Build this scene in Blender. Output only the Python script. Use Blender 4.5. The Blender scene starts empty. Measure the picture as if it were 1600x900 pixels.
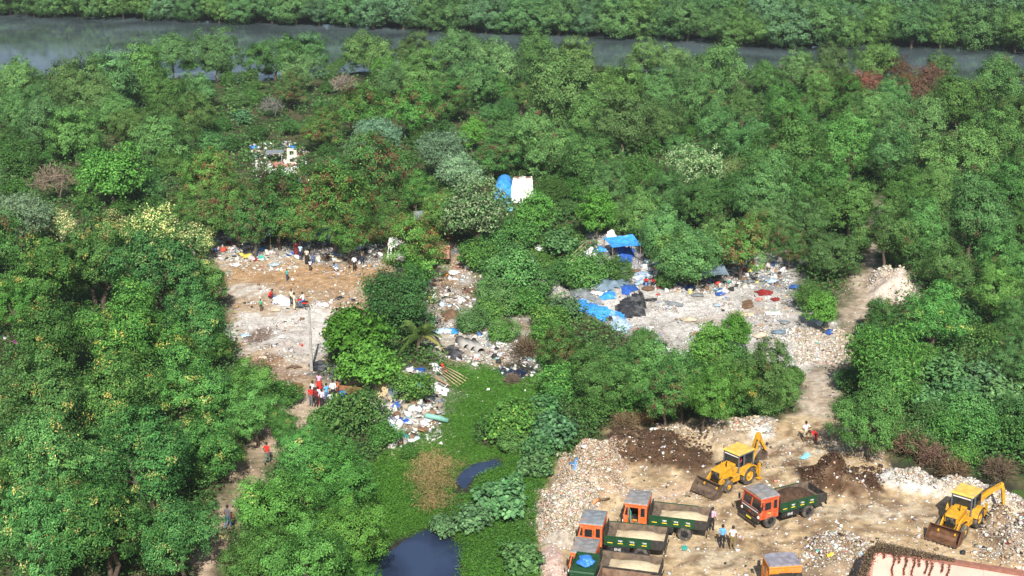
import bpy, math, random
import numpy as np
from mathutils import Vector, Matrix

# ------------------------------------------------------------------ camera, light, exposure
random.seed(7)
PI = math.pi
S = bpy.context.scene
C = S.collection
H, TH, F = 45.8, math.radians(18.5), 2343.0          # camera height, pitch, focal length in 1600-px units
cd = bpy.data.cameras.new('camera'); cam = bpy.data.objects.new('camera', cd); C.objects.link(cam)
cam.location = (0, 0, H); cam.rotation_euler = (PI/2 - TH, 0, 0)
cd.sensor_width = 36; cd.lens = 36*F/1600; cd.clip_start = 1; cd.clip_end = 6000
S.camera = cam
SUN_EL, SUN_AZ = 41.0, 2.0                            # sun behind the camera, a touch to the right
wd = bpy.data.worlds.new('World'); S.world = wd; wd.use_nodes = True
nt = wd.node_tree; bg = nt.nodes['Background']
sky = nt.nodes.new('ShaderNodeTexSky'); sky.sky_type = 'NISHITA'; sky.sun_disc = False
sky.sun_elevation = math.radians(SUN_EL); sky.sun_rotation = math.radians(180 - SUN_AZ)
sky.dust_density = 2.0
nt.links.new(sky.outputs[0], bg.inputs[0]); bg.inputs[1].default_value = 0.072
sl = bpy.data.lights.new('sun', 'SUN'); sl.energy = 5.0; sl.angle = math.radians(0.6); sl.color = (1, .955, .88)
so = bpy.data.objects.new('sun', sl); C.objects.link(so)
az = math.radians(SUN_AZ); el = math.radians(SUN_EL)
sd_ = Vector((math.sin(az)*math.cos(el), -math.cos(az)*math.cos(el), math.sin(el)))
so.rotation_euler = sd_.to_track_quat('Z', 'Y').to_euler()
so.location = (20, -40, 90)
vs = S.view_settings; S.display_settings.display_device = 'sRGB'
vs.view_transform = 'Standard'; vs.look = 'None'; vs.exposure = 0.66; vs.gamma = 1; vs.use_curve_mapping = False
S.cycles.max_bounces = 6; S.cycles.diffuse_bounces = 2; S.cycles.glossy_bounces = 2
S.cycles.transmission_bounces = 3; S.cycles.transparent_max_bounces = 6; S.cycles.volume_bounces = 0
S.cycles.use_denoising = True
S.cycles.caustics_reflective = False; S.cycles.caustics_refractive = False

# ------------------------------------------------------------------ pixel <-> ground
ct, st = math.cos(TH), math.sin(TH)
def G(px, py, z=0.0):
    """point of the horizontal plane z seen at photo pixel (px, py)"""
    u, v = (px-800)/F, (450-py)/F
    dy, dz = ct + v*st, -st + v*ct
    t = (z - H)/dz
    return Vector((u*t, dy*t, z))
def proj(x, y, z=0.0):
    d = y*ct - (z-H)*st
    v = y*st + (z-H)*ct
    return 800 + F*x/d, 450 - F*v/d
def scale_at(x, y, z=0.0):
    return F/(y*ct - (z-H)*st)

# ------------------------------------------------------------------ noise, polygons, terrain
def _hash(i, j, s):
    h = (i*374761393 + j*668265263 + s*974634777) & 0x7fffffff
    h = ((h ^ (h >> 13))*1274126177) & 0x7fffffff
    return ((h ^ (h >> 16)) & 0xffff)/65535.0
def vnoise(x, y, s=0):
    x = np.asarray(x, float); y = np.asarray(y, float)
    i = np.floor(x).astype(np.int64); j = np.floor(y).astype(np.int64)
    fx = x-i; fy = y-j; fx = fx*fx*(3-2*fx); fy = fy*fy*(3-2*fy)
    a = _hash(i, j, s); b = _hash(i+1, j, s); c = _hash(i, j+1, s); d = _hash(i+1, j+1, s)
    return (a*(1-fx)+b*fx)*(1-fy) + (c*(1-fx)+d*fx)*fy
def fbm(x, y, s=0, o=4):
    t = 0; a = .5; n = 0
    for k in range(o):
        t = t + a*vnoise(np.asarray(x)*2**k, np.asarray(y)*2**k, s+k*17); n += a; a *= .5
    return t/n
def px_poly(pts, z=0): return [(G(a, b, z).x, G(a, b, z).y) for a, b in pts]
def sdf(poly, x, y):
    """signed distance in metres, positive inside"""
    x = np.asarray(x, float); y = np.asarray(y, float)
    d = np.full(x.shape, 1e9); ins = np.zeros(x.shape, bool)
    n = len(poly)
    for k in range(n):
        ax, ay = poly[k]; bx, by = poly[(k+1) % n]
        ex, ey = bx-ax, by-ay
        t = np.clip(((x-ax)*ex + (y-ay)*ey)/(ex*ex+ey*ey+1e-9), 0, 1)
        d = np.minimum(d, (x-ax-t*ex)**2 + (y-ay-t*ey)**2)
        c = (ay > y) != (by > y)
        with np.errstate(divide='ignore', invalid='ignore'):
            xx = ax + (y-ay)*ex/(ey if abs(ey) > 1e-9 else 1e-9)
        ins ^= c & (x < xx)
    d = np.sqrt(d)
    return np.where(ins, d, -d)
def sstep(a, b, v):
    t = np.clip((v-a)/(b-a), 0, 1); return t*t*(3-2*t)

PX = dict(
 yard=[(838,830),(846,775),(880,722),(938,690),(972,660),(1020,664),(1100,655),(1180,658),(1255,650),(1305,664),(1372,690),(1402,722),(1450,745),(1520,762),(1600,782),(1720,830),(1720,960),(850,960),(842,880)],
 dump=[(838,430),(892,442),(935,425),(940,400),(910,380),(925,362),(965,368),(1000,395),(1060,430),(1130,395),(1230,392),(1240,470),(1318,505),(1316,545),(1285,570),(1262,585),(1190,572),(1080,560),(1030,550),(975,520),(900,478),(860,465)],
 track=[(1345,432),(1318,468),(1306,520),(1296,560),(1258,588),(1250,625),(1240,660),(1308,668),(1306,625),(1316,585),(1336,530),(1352,495),(1395,470),(1418,440),(1418,428),(1380,432),(1372,410),(1385,370),(1402,330),(1380,300),(1366,330),(1358,380)],
 clearing=[(322,398),(345,362),(450,385),(560,385),(640,395),(720,380),(745,420),(690,450),(600,440),(565,490),(510,520),(500,590),(545,608),(560,640),(505,682),(462,655),(440,610),(398,575),(372,530),(345,455)],
 lane=[(440,600),(470,660),(430,720),(398,760),(375,800),(358,850),(336,905),(322,950),(285,950),(300,890),(330,830),(352,780),(372,735),(385,690),(415,650)],
 heap=[(690,420),(740,410),(760,470),(790,490),(830,500),(860,540),(860,585),(790,575),(720,565),(690,560),(678,520),(665,470)],
 culvert=[(672,512),(700,518),(760,530),(800,535),(838,545),(842,562),(800,558),(740,550),(700,543),(672,535)],
 bank_heap=[(585,640),(600,590),(640,575),(690,590),(720,610),(700,640),(690,680),(640,705),(600,690)],
 swamp=[(575,880),(562,800),(580,730),(610,690),(680,670),(695,600),(690,566),(760,568),(860,582),(858,640),(765,650),(742,670),(752,700),(840,690),(870,705),(846,775),(838,830),(850,960),(560,960)],
 drygrass=[(652,716),(690,708),(716,722),(706,752),(694,790),(668,794),(664,760),(650,738)],
 pond=[(572,905),(594,864),(612,846),(645,834),(682,818),(712,838),(728,866),(726,930),(560,930)],
 stream=[(704,756),(714,738),(742,724),(780,714),(788,728),(760,742),(746,754),(736,776),(710,778)],
 puddle=[(776,578),(795,571),(822,570),(838,578),(832,592),(806,594),(786,588)],
 drain=[(1385,722),(1450,737),(1530,752),(1640,775),(1640,795),(1590,784),(1520,768),(1440,752),(1395,738)],
 river=[(-300,8),(0,23),(120,26),(250,30),(400,36),(540,40),(680,48),(800,52),(940,57),(1060,60),(1150,68),(1240,75),(1330,72),(1480,73),(1560,75),(1620,82),(1900,95),(1900,165),(1600,142),(1540,136),(1480,116),(1250,114),(1000,108),(850,96),(700,96),(560,112),(400,126),(250,120),(100,114),(0,120),(-300,132)],
)
PG = {k: px_poly(v, {'pond': -.48, 'stream': -.42, 'puddle': -.36, 'drain': -.5, 'river': -.62, 'swamp': -.2, 'drygrass': -.25}.get(k, 0)) for k, v in PX.items()}
MOUNDS = []   # x, y, half width, half depth, turn, height, colour, rubble
def mound(px, py, wpx, dm, h, rot=0, col=None, rub=0):
    p = G(px, py, h*.4); s = scale_at(p.x, p.y); MOUNDS.append((p.x, p.y, wpx/s/2, dm/2, rot, h, col, rub))
SOIL = (.070, .038, .020); RUBW = (.36, .31, .25); RUBP = (.34, .25, .165)
mound(928, 728, 100, 9, 1.5, 0, RUBP, 1.0); mound(900, 752, 80, 6, 1.0, 0, RUBP, 1.0); mound(882, 792, 92, 8, 1.2, 0, RUBW, 1.2); mound(872, 822, 74, 5, .8, 0, RUBW, 1.2); mound(862, 878, 44, 5, .6, 0, (.44, .31, .26), 1)
mound(1318, 748, 96, 5.5, 1.3, 0, SOIL, .04); mound(1280, 745, 90, 5, .7, 0, (.065, .034, .018), .08); mound(1362, 762, 50, 4, .5, 0, SOIL, .3)
mound(1020, 692, 130, 8, .8, -.3, (.085, .05, .028), .10); mound(1080, 712, 80, 5, .35, -.2, (.085, .05, .028), .10); mound(975, 684, 70, 5, .8, 0, (.11, .07, .04), .3)
mound(1430, 752, 120, 4.2, .8, -.35, (.52, .50, .46), .9); mound(1540, 776, 130, 4.5, .9, -.3, (.42, .36, .28), .8); mound(1580, 845, 90, 7, 1.0, 0, (.33, .25, .17), .9); mound(1562, 812, 50, 3, .8, 0, (.09, .06, .04), .3); mound(1598, 822, 40, 3, .6, 0, (.09, .06, .04), .3)
mound(1310, 860, 110, 6, .6, 0, (.27, .20, .13), .8); mound(1183, 664, 66, 5, .7, 0, (.50, .49, .46), .8); mound(1395, 442, 80, 9, 1.6, -.2, (.48, .40, .33), .9); mound(1340, 690, 90, 7, .7, 0, (.30, .22, .14), .4); mound(1130, 672, 90, 6, .6, 0, (.32, .25, .17), .5)
mound(815, 797, 40, 3.5, .7, 0, (.42, .36, .30), .9); mound(950, 388, 100, 12, 1.4); mound(955, 462, 130, 12, .7)
mound(640, 640, 120, 10, .7); mound(700, 480, 60, 12, .8); mound(420, 395, 160, 8, .5); mound(430, 545, 100, 10, .4)
def mound_mask(q, X, Y):
    mx, my, a, b, r, h, c_, r_ = q; cr, sr = math.cos(r), math.sin(r)
    u = ((X-mx)*cr + (Y-my)*sr)/a; v = (-(X-mx)*sr + (Y-my)*cr)/b
    return sstep(1.1, .25, np.sqrt(u*u+v*v) + (fbm(X*.55, Y*.55, 21, 4) - .5)*1.0)
def ZT(x, y):
    x = np.asarray(x, float); y = np.asarray(y, float)
    z = (fbm(x*.09, y*.09, 3) - .5)*.5 + (fbm(x*.6, y*.6, 9, 3) - .5)*.16
    for q in MOUNDS:
        mx, my, a, b, h = q[0], q[1], q[2], q[3], q[5]
        rr = 1.7*max(a, b); sel = (np.abs(x-mx) < rr) & (np.abs(y-my) < rr)
        if not sel.any(): continue
        X, Y = x[sel], y[sel]; m = mound_mask(q, X, Y)
        z[sel] += h*m*(.55 + .9*fbm(X*.8, Y*.8, 5, 4))
    sw = sdf(PG['swamp'], x, y); z = np.where(sw > -1.5, z*(1-sstep(-1.5, 1, sw)) + (-.25 + .1*fbm(x*.3, y*.3, 4))*sstep(-1.5, 1, sw), z)
    for k, dep in (('pond', .7), ('stream', .5), ('puddle', .5), ('drain', .8), ('river', 1.6)):
        w = 6 if k == 'river' else 1.0
        q = sdf(PG[k], x, y) + (fbm(x*.5, y*.5, 31, 4) - .5)*(3 if k == 'river' else 2.2)
        m = sstep(-w, w, q); z = z*(1-m) - dep*m
    return z
def zt(x, y): return float(ZT(np.array([x]), np.array([y]))[0])
def GP(px, py):
    """point of the terrain at a photo pixel"""
    z = 0
    for _ in range(6):
        p = G(px, py, z); z = .5*z + .5*zt(p.x, p.y)
    return Vector((p.x, p.y, zt(p.x, p.y)))

# ------------------------------------------------------------------ materials
def new_mat(name):
    m = bpy.data.materials.new(name); m.use_nodes = True
    n = m.node_tree.nodes; return m, n, m.node_tree.links, n['Principled BSDF']
_mc = {}
def M(name, col, rough=.6, metal=0, var=.25, scale=6, dirt=None, damt=.5, bump=0, spec=.4):
    if name in _mc: return _mc[name]
    m, n, l, b = new_mat(name)
    b.inputs['Roughness'].default_value = rough; b.inputs['Metallic'].default_value = metal
    b.inputs['Specular IOR Level'].default_value = spec
    tc = n.new('ShaderNodeTexCoord')
    nz = n.new('ShaderNodeTexNoise'); nz.inputs['Scale'].default_value = scale; nz.inputs['Detail'].default_value = 6
    l.new(tc.outputs['Object'], nz.inputs['Vector'])
    r = n.new('ShaderNodeMapRange'); r.inputs[1].default_value = .3; r.inputs[2].default_value = .7
    r.inputs[3].default_value = 1-var; r.inputs[4].default_value = 1+var
    l.new(nz.outputs[0], r.inputs[0])
    mx = n.new('ShaderNodeVectorMath'); mx.operation = 'SCALE'; mx.inputs[0].default_value = col[:3]
    l.new(r.outputs[0], mx.inputs['Scale']); out = mx.outputs[0]
    if dirt:
        n2 = n.new('ShaderNodeTexNoise'); n2.inputs['Scale'].default_value = scale*.45; n2.inputs['Detail'].default_value = 8
        n2.inputs['Roughness'].default_value = .7
        l.new(tc.outputs['Object'], n2.inputs['Vector'])
        r2 = n.new('ShaderNodeMapRange'); r2.inputs[1].default_value = .62-.3*damt; r2.inputs[2].default_value = .72
        r2.inputs[4].default_value = .85
        l.new(n2.outputs[0], r2.inputs[0])
        k = n.new('ShaderNodeMix'); k.data_type = 'RGBA'; k.inputs[7].default_value = (*dirt, 1)
        l.new(r2.outputs[0], k.inputs[0]); l.new(out, k.inputs[6]); out = k.outputs[2]
    l.new(out, b.inputs['Base Color'])
    if bump:
        bp = n.new('ShaderNodeBump'); bp.inputs['Strength'].default_value = bump; bp.inputs['Distance'].default_value = .05
        l.new(nz.outputs[0], bp.inputs['Height']); l.new(bp.outputs[0], b.inputs['Normal'])
    _mc[name] = m; return m
def mat_attr(name, rough=.8, trans=0, objcol=False, spec=.3):
    """colour comes from the mesh's own per-face colours (which leaf, which chip of brick)"""
    m, n, l, b = new_mat(name)
    a = n.new('ShaderNodeAttribute'); a.attribute_name = 'Col'; out = a.outputs['Color']
    if objcol:
        oi = n.new('ShaderNodeObjectInfo')
        k = n.new('ShaderNodeMix'); k.data_type = 'RGBA'; k.blend_type = 'MULTIPLY'; k.inputs[0].default_value = 1
        l.new(out, k.inputs[6]); l.new(oi.outputs['Color'], k.inputs[7]); out = k.outputs[2]
    l.new(out, b.inputs['Base Color']); b.inputs['Roughness'].default_value = rough
    b.inputs['Specular IOR Level'].default_value = spec
    if trans:
        t = n.new('ShaderNodeBsdfTranslucent'); l.new(out, t.inputs['Color'])
        ms = n.new('ShaderNodeMixShader'); ms.inputs[0].default_value = trans
        o = n['Material Output']; l.new(b.outputs[0], ms.inputs[1]); l.new(t.outputs[0], ms.inputs[2]); l.new(ms.outputs[0], o.inputs[0])
    return m

# ------------------------------------------------------------------ objects
def tag(o, label=None, cat=None, group=None, kind=None):
    if label: o['label'] = label
    if cat: o['category'] = cat
    if group: o['group'] = group
    if kind: o['kind'] = kind
    return o
def thing(name, label, cat, loc=(0, 0, 0), rz=0, group=None, sc=1):
    o = bpy.data.objects.new(name, None); C.objects.link(o); o.empty_display_size = .2
    o.location = loc; o.rotation_euler = (0, 0, rz); o.scale = (sc, sc, sc)
    return tag(o, label, cat, group)
def link_mesh(name, me, parent=None):
    o = bpy.data.objects.new(name, me); C.objects.link(o)
    if parent: o.parent = parent
    return o
def np_mesh(name, V, Fc, mat, cols=None, smooth=False):
    """V (n,3), Fc (m,k) faces of equal size, cols (m,3) one colour per face"""
    V = np.ascontiguousarray(V, np.float32); Fc = np.ascontiguousarray(Fc, np.int32); m, k = Fc.shape
    me = bpy.data.meshes.new(name)
    me.vertices.add(len(V)); me.vertices.foreach_set('co', V.ravel())
    me.loops.add(m*k); me.loops.foreach_set('vertex_index', Fc.ravel())
    me.polygons.add(m); me.polygons.foreach_set('loop_start', np.arange(0, m*k, k, dtype=np.int32))
    me.polygons.foreach_set('loop_total', np.full(m, k, np.int32))
    if smooth: me.polygons.foreach_set('use_smooth', np.ones(m, bool))
    me.update(calc_edges=True)
    if cols is not None:
        at = me.color_attributes.new('Col', 'FLOAT_COLOR', 'CORNER')
        c4 = np.ones((m, 4), np.float32); c4[:, :3] = cols
        at.data.foreach_set('color', np.repeat(c4, k, axis=0).ravel())
    if mat: me.materials.append(mat)
    return me

class MB:
    """collects boxes, prisms, tubes and lathes; build() makes ONE mesh object of them"""
    def __init__(s): s.v = []; s.f = []; s.m = []; s.mi = 0; s.T = Matrix()
    def add(s, vs, fs):
        b = len(s.v); s.v += [s.T @ Vector(p) for p in vs]
        for q in fs: s.f.append([b+i for i in q]); s.m.append(s.mi)
        return s
    def box(s, x0, x1, y0, y1, z0, z1):
        return s.add([(x0,y0,z0),(x1,y0,z0),(x1,y1,z0),(x0,y1,z0),(x0,y0,z1),(x1,y0,z1),(x1,y1,z1),(x0,y1,z1)],
                     [(3,2,1,0),(4,5,6,7),(0,1,5,4),(1,2,6,5),(2,3,7,6),(3,0,4,7)])
    def prism(s, prof, y0, y1, axis='y'):
        """profile of (a,b) pairs pushed along an axis: 'y' -> (a,t,b), 'x' -> (t,a,b), 'z' -> (a,b,t)"""
        n = len(prof); g = {'y': lambda a, b, t: (a, t, b), 'x': lambda a, b, t: (t, a, b), 'z': lambda a, b, t: (a, b, t)}[axis]
        vs = [g(a, b, y0) for a, b in prof] + [g(a, b, y1) for a, b in prof]
        return s.add(vs, [list(range(n))[::-1], list(range(n, 2*n))] + [(i, (i+1) % n, n+(i+1) % n, n+i) for i in range(n)])
    def tube(s, pts, rad, n=6, cap=True):
        pts = [Vector(p) for p in pts]
        if not hasattr(rad, '__len__'): rad = [rad]*len(pts)
        vs = []; 
        for i, p in enumerate(pts):
            d = (pts[min(i+1, len(pts)-1)] - pts[max(i-1, 0)]).normalized()
            a = d.orthogonal().normalized() if i == 0 else (a - d*a.dot(d)).normalized()
            b = d.cross(a)
            vs += [p + (a*math.cos(2*PI*k/n) + b*math.sin(2*PI*k/n))*rad[i] for k in range(n)]
        fs = [(i*n+k, i*n+(k+1) % n, (i+1)*n+(k+1) % n, (i+1)*n+k) for i in range(len(pts)-1) for k in range(n)]
        if cap: fs += [list(range(n))[::-1], [(len(pts)-1)*n+k for k in range(n)]]
        return s.add(vs, fs)
    def lathe(s, prof, c=(0, 0, 0), n=20, axis='y'):
        """(r, t) pairs spun about an axis through c"""
        vs = []
        for r, t in prof:
            for k in range(n):
                a, b = r*math.cos(2*PI*k/n), r*math.sin(2*PI*k/n)
                vs.append({'y': (c[0]+a, c[1]+t, c[2]+b), 'z': (c[0]+a, c[1]+b, c[2]+t), 'x': (c[0]+t, c[1]+a, c[2]+b)}[axis])
        m = len(prof)
        return s.add(vs, [(i*n+k, (i+1)*n+k, (i+1)*n+(k+1) % n, i*n+(k+1) % n) for i in range(m-1) for k in range(n)])
    def build(s, name, mats, parent=None, smooth=False, bevel=0):
        me = bpy.data.meshes.new(name)
        me.from_pydata([tuple(p) for p in s.v], [], s.f)
        for m in (mats if isinstance(mats, (list, tuple)) else [mats]): me.materials.append(m)
        me.polygons.foreach_set('material_index', np.array(s.m, np.int32))
        if smooth: me.polygons.foreach_set('use_smooth', np.ones(len(s.m), bool))
        me.update()
        o = link_mesh(name, me, parent)
        import bmesh
        bm = bmesh.new(); bm.from_mesh(me); bmesh.ops.recalc_face_normals(bm, faces=bm.faces); bm.to_mesh(me); bm.free()
        if bevel:
            b = o.modifiers.new('bevel', 'BEVEL'); b.width = bevel; b.segments = 2; b.limit_method = 'ANGLE'
        return o
def B(name, mat, parent, *boxes, bevel=.012):
    mb = MB()
    for b in boxes: mb.box(*b)
    return mb.build(name, mat, parent, bevel=bevel)
# ------------------------------------------------------------------ the ground: one height field, cut into its regions
def steps(a, b, s0, s1):
    out = [a]
    while out[-1] < b:
        t = (out[-1]-a)/(b-a); out.append(out[-1] + s0 + (s1-s0)*t)
    return out
ys = np.array([-60, -20, 20, 45, 60, 68, 74] + steps(78, 210, .36, .62) + steps(211, 420, .8, 2.2)[0:] + [440, 480, 560, 700, 900])
xr = steps(0, 66, .42, .42) + steps(66.6, 150, .6, 1.6) + [165, 200, 260, 400, 700]
xs = np.array([-v for v in xr[:0:-1]] + xr)
NX, NY = len(xs), len(ys)
gx, gy = np.meshgrid(xs, ys); gx = gx.ravel(); gy = gy.ravel()
gz = ZT(gx, gy)
jit = (fbm(gx*.55, gy*.55, 41, 4) - .5)
def soft(k, w=.9, amp=3.0): return sstep(-w, w, sdf(PG[k], gx, gy) + jit*amp)
mk = {k: soft(k) for k in ('yard', 'dump', 'track', 'clearing', 'lane', 'heap', 'culvert', 'bank_heap', 'swamp')}
n1 = fbm(gx*.12, gy*.12, 51); n2 = fbm(gx*.7, gy*.7, 52); n3 = vnoise(gx*2.1, gy*2.1, 53)
def mix(c, col, m): return c*(1-m[:, None]) + np.array(col)*m[:, None]
def ramp(n, a, b): return np.array(a)*(1-n[:, None]) + np.array(b)*n[:, None]
col = ramp(sstep(.35, .65, n2), (.035, .06, .018), (.075, .07, .035))
rub = np.zeros(len(gx))
lay = [('swamp', ramp(sstep(.3, .7, n2), (.05, .14, .02), (.085, .19, .03)), 0),
       ('heap', ramp(sstep(.35, .65, n2), (.20, .15, .10), (.34, .31, .27)), .7),
       ('clearing', ramp(sstep(.35, .65, n1*.5+n2*.5), (.30, .20, .115), (.37, .28, .19)), .35),
       ('bank_heap', ramp(sstep(.35, .65, n2), (.14, .13, .08), (.30, .28, .24)), .7),
       ('dump', ramp(sstep(.35, .65, n2), (.32, .30, .27), (.45, .43, .40)), 1.0),
       ('track', ramp(sstep(.35, .65, n2), (.33, .26, .19), (.42, .35, .27)), .25),
       ('lane', ramp(sstep(.35, .65, n2), (.30, .22, .15), (.38, .29, .21)), .15),
       ('culvert', ramp(sstep(.35, .65, n2), (.28, .24, .19), (.36, .31, .25)), .2),
       ('yard', ramp(sstep(.3, .7, n1*.4+n2*.6), (.35, .25, .14), (.50, .39, .245)), .16)]
for k, c, r in lay:
    m = mk[k][:, None]; col = col*(1-m) + c*m; rub = rub*(1-mk[k]) + r*mk[k]
# patches of other soil, rubble and darker earth, with the dump's tree shade painted grey: (px, py, half width px, half depth px, colour, amount, rubble)
PATCH = [
 (1100,742,30,8,(.10,.06,.035),.7,.2),(1020,735,25,8,(.12,.08,.05),.5,.2),(1130,726,30,8,(.12,.08,.05),.6,.2),(1365,770,30,6,(.055,.028,.014),.6,.2),(1240,722,20,7,(.08,.045,.025),.8,.2),(1262,735,30,12,(.08,.045,.025),.75,.3),
 (940,705,40,12,(.36,.25,.16),.8,.4),(1290,890,60,18,(.20,.14,.09),.9,.3),(1000,770,60,9,(.43,.32,.23),.6,.6),(1100,760,60,12,(.42,.28,.18),.5,.4),
 (1210,830,40,6,(.18,.12,.07),.5,.2),(1260,826,14,4,(.10,.06,.03),.8,0),(1180,780,20,4,(.14,.08,.05),.5,0),(1330,800,90,14,(.52,.44,.31),.6,.2),(1250,700,60,14,(.45,.38,.28),.6,.3),(1220,705,40,5,(.42,.26,.18),.6,.3),
 (1110,870,60,22,(.40,.34,.24),.6,.4),(1400,800,60,14,(.50,.42,.31),.5,.2),(1520,760,10,6,(.3,.2,.1),.3,.2),
 (490,435,130,20,(.36,.22,.11),.75,.15),(390,452,40,10,(.52,.49,.44),.7,.5),(450,512,100,34,(.52,.50,.47),.85,1.0),(420,540,60,22,(.46,.42,.38),.7,1.0),(400,525,22,12,(.12,.07,.045),.85,.4),
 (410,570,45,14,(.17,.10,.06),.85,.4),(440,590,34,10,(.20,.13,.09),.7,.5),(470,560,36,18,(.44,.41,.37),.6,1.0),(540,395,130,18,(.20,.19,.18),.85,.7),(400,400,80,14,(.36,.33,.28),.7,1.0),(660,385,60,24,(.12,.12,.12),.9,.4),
 (600,455,50,16,(.40,.31,.22),.6,.3),(485,640,36,40,(.42,.34,.25),.8,.15),(520,580,30,12,(.12,.11,.11),.7,.2),
 (1120,420,110,24,(.16,.16,.16),.9,.7),(1010,415,50,24,(.24,.25,.28),.8,.9),(1210,430,40,30,(.22,.22,.22),.85,.8),(1160,490,60,8,(.38,.29,.21),.6,.5),(1110,505,30,7,(.36,.27,.19),.6,.5),(1200,545,40,8,(.30,.28,.26),.7,.5),(1150,520,50,6,(.30,.24,.2),.5,.6),  # the first grey paints the tree shade over the dump's upper part
 (1080,480,80,14,(.56,.55,.53),.6,1.2),(1250,545,46,24,(.52,.50,.47),.7,1.2),(1400,442,34,14,(.48,.40,.33),.9,.9),(1276,590,16,16,(.34,.29,.23),.6,.2),
 (675,705,60,26,(.22,.19,.09),.5,.2),(690,760,24,40,(.24,.19,.09),.5,.1),(682,780,16,20,(.26,.17,.10),.6,.1),(790,600,60,18,(.035,.10,.014),.7,0),(650,800,60,40,(.035,.09,.012),.6,0),(640,720,60,30,(.07,.13,.02),.5,.1),(780,860,60,50,(.075,.15,.025),.6,0),(815,797,24,11,(.42,.36,.30),.9,.6),(850,700,40,20,(.07,.13,.03),.6,.1),
 (820,590,50,12,(.09,.08,.06),.6,.8),(760,530,60,12,(.42,.40,.36),.6,1.2),(880,385,50,30,(.06,.13,.02),.85,0),(880,410,60,16,(.07,.15,.025),.8,0),
]
for a, b, rx, ry, c, amt, r in PATCH:
    p = G(a, b); s = scale_at(p.x, p.y); q = abs(G(a, b-ry).y - G(a, b+ry).y)/2; w = rx/s
    sel = np.where((np.abs(gx-p.x) < 1.8*w+1) & (np.abs(gy-p.y) < 1.8*q+1))[0]
    d = np.hypot((gx[sel]-p.x)/w, (gy[sel]-p.y)/q) + jit[sel]*1.5 + (n3[sel]-.5)*.35
    m = (sstep(1.15, .75, d)*amt)
    col[sel] = col[sel]*(1-m[:, None]) + (np.array(c)*(.75+.5*n2[sel])[:, None])*m[:, None]; rub[sel] = rub[sel]*(1-m) + r*m
for q in MOUNDS:
    if q[6] is None: continue
    rr = 1.7*max(q[2], q[3]); sel = np.where((np.abs(gx-q[0]) < rr) & (np.abs(gy-q[1]) < rr))[0]
    m = sstep(.06, .3, mound_mask(q, gx[sel], gy[sel]))
    col[sel] = col[sel]*(1-m[:, None]) + (np.array(q[6])*(.7+.6*n2[sel])[:, None])*m[:, None]; rub[sel] = rub[sel]*(1-m) + q[7]*m
mud = sstep(-7, -3, sdf(PG['river'], gx, gy) + jit*5); col = mix(col, (.022, .020, .018), mud); rub *= 1-mud
for k in ('pond', 'stream', 'puddle', 'drain'):
    m = sstep(-.5, .3, sdf(PG[k], gx, gy) + jit*.8); col = mix(col, (.03, .03, .022), m); rub *= 1-m
# tyre tracks pressed into the yard: two dark lines along each course
def track_line(pts, c, amt, gauge=1.7, w=.28):
    global col
    P = [G(*q) for q in pts]
    for k in range(len(P)-1):
        a, b = P[k], P[k+1]; e = b-a; L = e.length; e /= L
        sel = np.where((np.abs(gx-(a.x+b.x)/2) < L/2+2.5) & (np.abs(gy-(a.y+b.y)/2) < L/2+2.5))[0]
        u = (gx[sel]-a.x)*e.x + (gy[sel]-a.y)*e.y; v = -(gx[sel]-a.x)*e.y + (gy[sel]-a.y)*e.x + (n2[sel]-.5)*.6
        m = sstep(w*2, w*.4, np.abs(np.abs(v)-gauge/2))*((u > -.3) & (u < L+.3))*amt*sstep(.3, .6, n3[sel])
        col[sel] = col[sel]*(1-m[:, None]) + np.array(c)*m[:, None]
track_line([(1260,660),(1225,720),(1120,790),(1060,880)], (.17,.11,.06), .85)
track_line([(1590,860),(1480,800),(1330,800),(1180,850),(1080,890)], (.18,.12,.07), .85)
track_line([(1060,760),(1150,740),(1260,770),(1400,790)], (.19,.13,.08), .8)
track_line([(1340,440),(1312,500),(1290,580),(1270,650)], (.22,.17,.12), .5)
track_line([(340,430),(450,445),(560,450),(640,430)], (.24,.14,.07), .5)
track_line([(1330,880),(1220,810),(1090,800)], (.19,.13,.08), .75)

track_line([(1140,830),(1230,850),(1340,820),(1440,830)], (.18,.12,.07), .75)
track_line([(1260,810),(1340,790),(1420,800),(1500,835)], (.19,.13,.08), .75)
track_line([(1110,700),(1190,705),(1270,690)], (.17,.11,.06), .7)
track_line([(345,470),(420,440),(520,430),(600,440)], (.2,.12,.06), .6)
gm, n, l, b = new_mat('ground_soil')
at = n.new('ShaderNodeAttribute'); at.attribute_name = 'Col'
ru = n.new('ShaderNodeAttribute'); ru.attribute_name = 'rub'
tc = n.new('ShaderNodeTexCoord')
nz = n.new('ShaderNodeTexNoise'); nz.inputs['Scale'].default_value = 1.6; nz.inputs['Detail'].default_value = 9; nz.inputs['Roughness'].default_value = .68
l.new(tc.outputs['Object'], nz.inputs['Vector'])
r1 = n.new('ShaderNodeMapRange'); r1.inputs[1].default_value = .3; r1.inputs[2].default_value = .7; r1.inputs[3].default_value = .55; r1.inputs[4].default_value = 1.4
l.new(nz.outputs[0], r1.inputs[0])
mu = n.new('ShaderNodeVectorMath'); mu.operation = 'SCALE'; l.new(at.outputs['Color'], mu.inputs[0]); l.new(r1.outputs[0], mu.inputs['Scale'])
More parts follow.
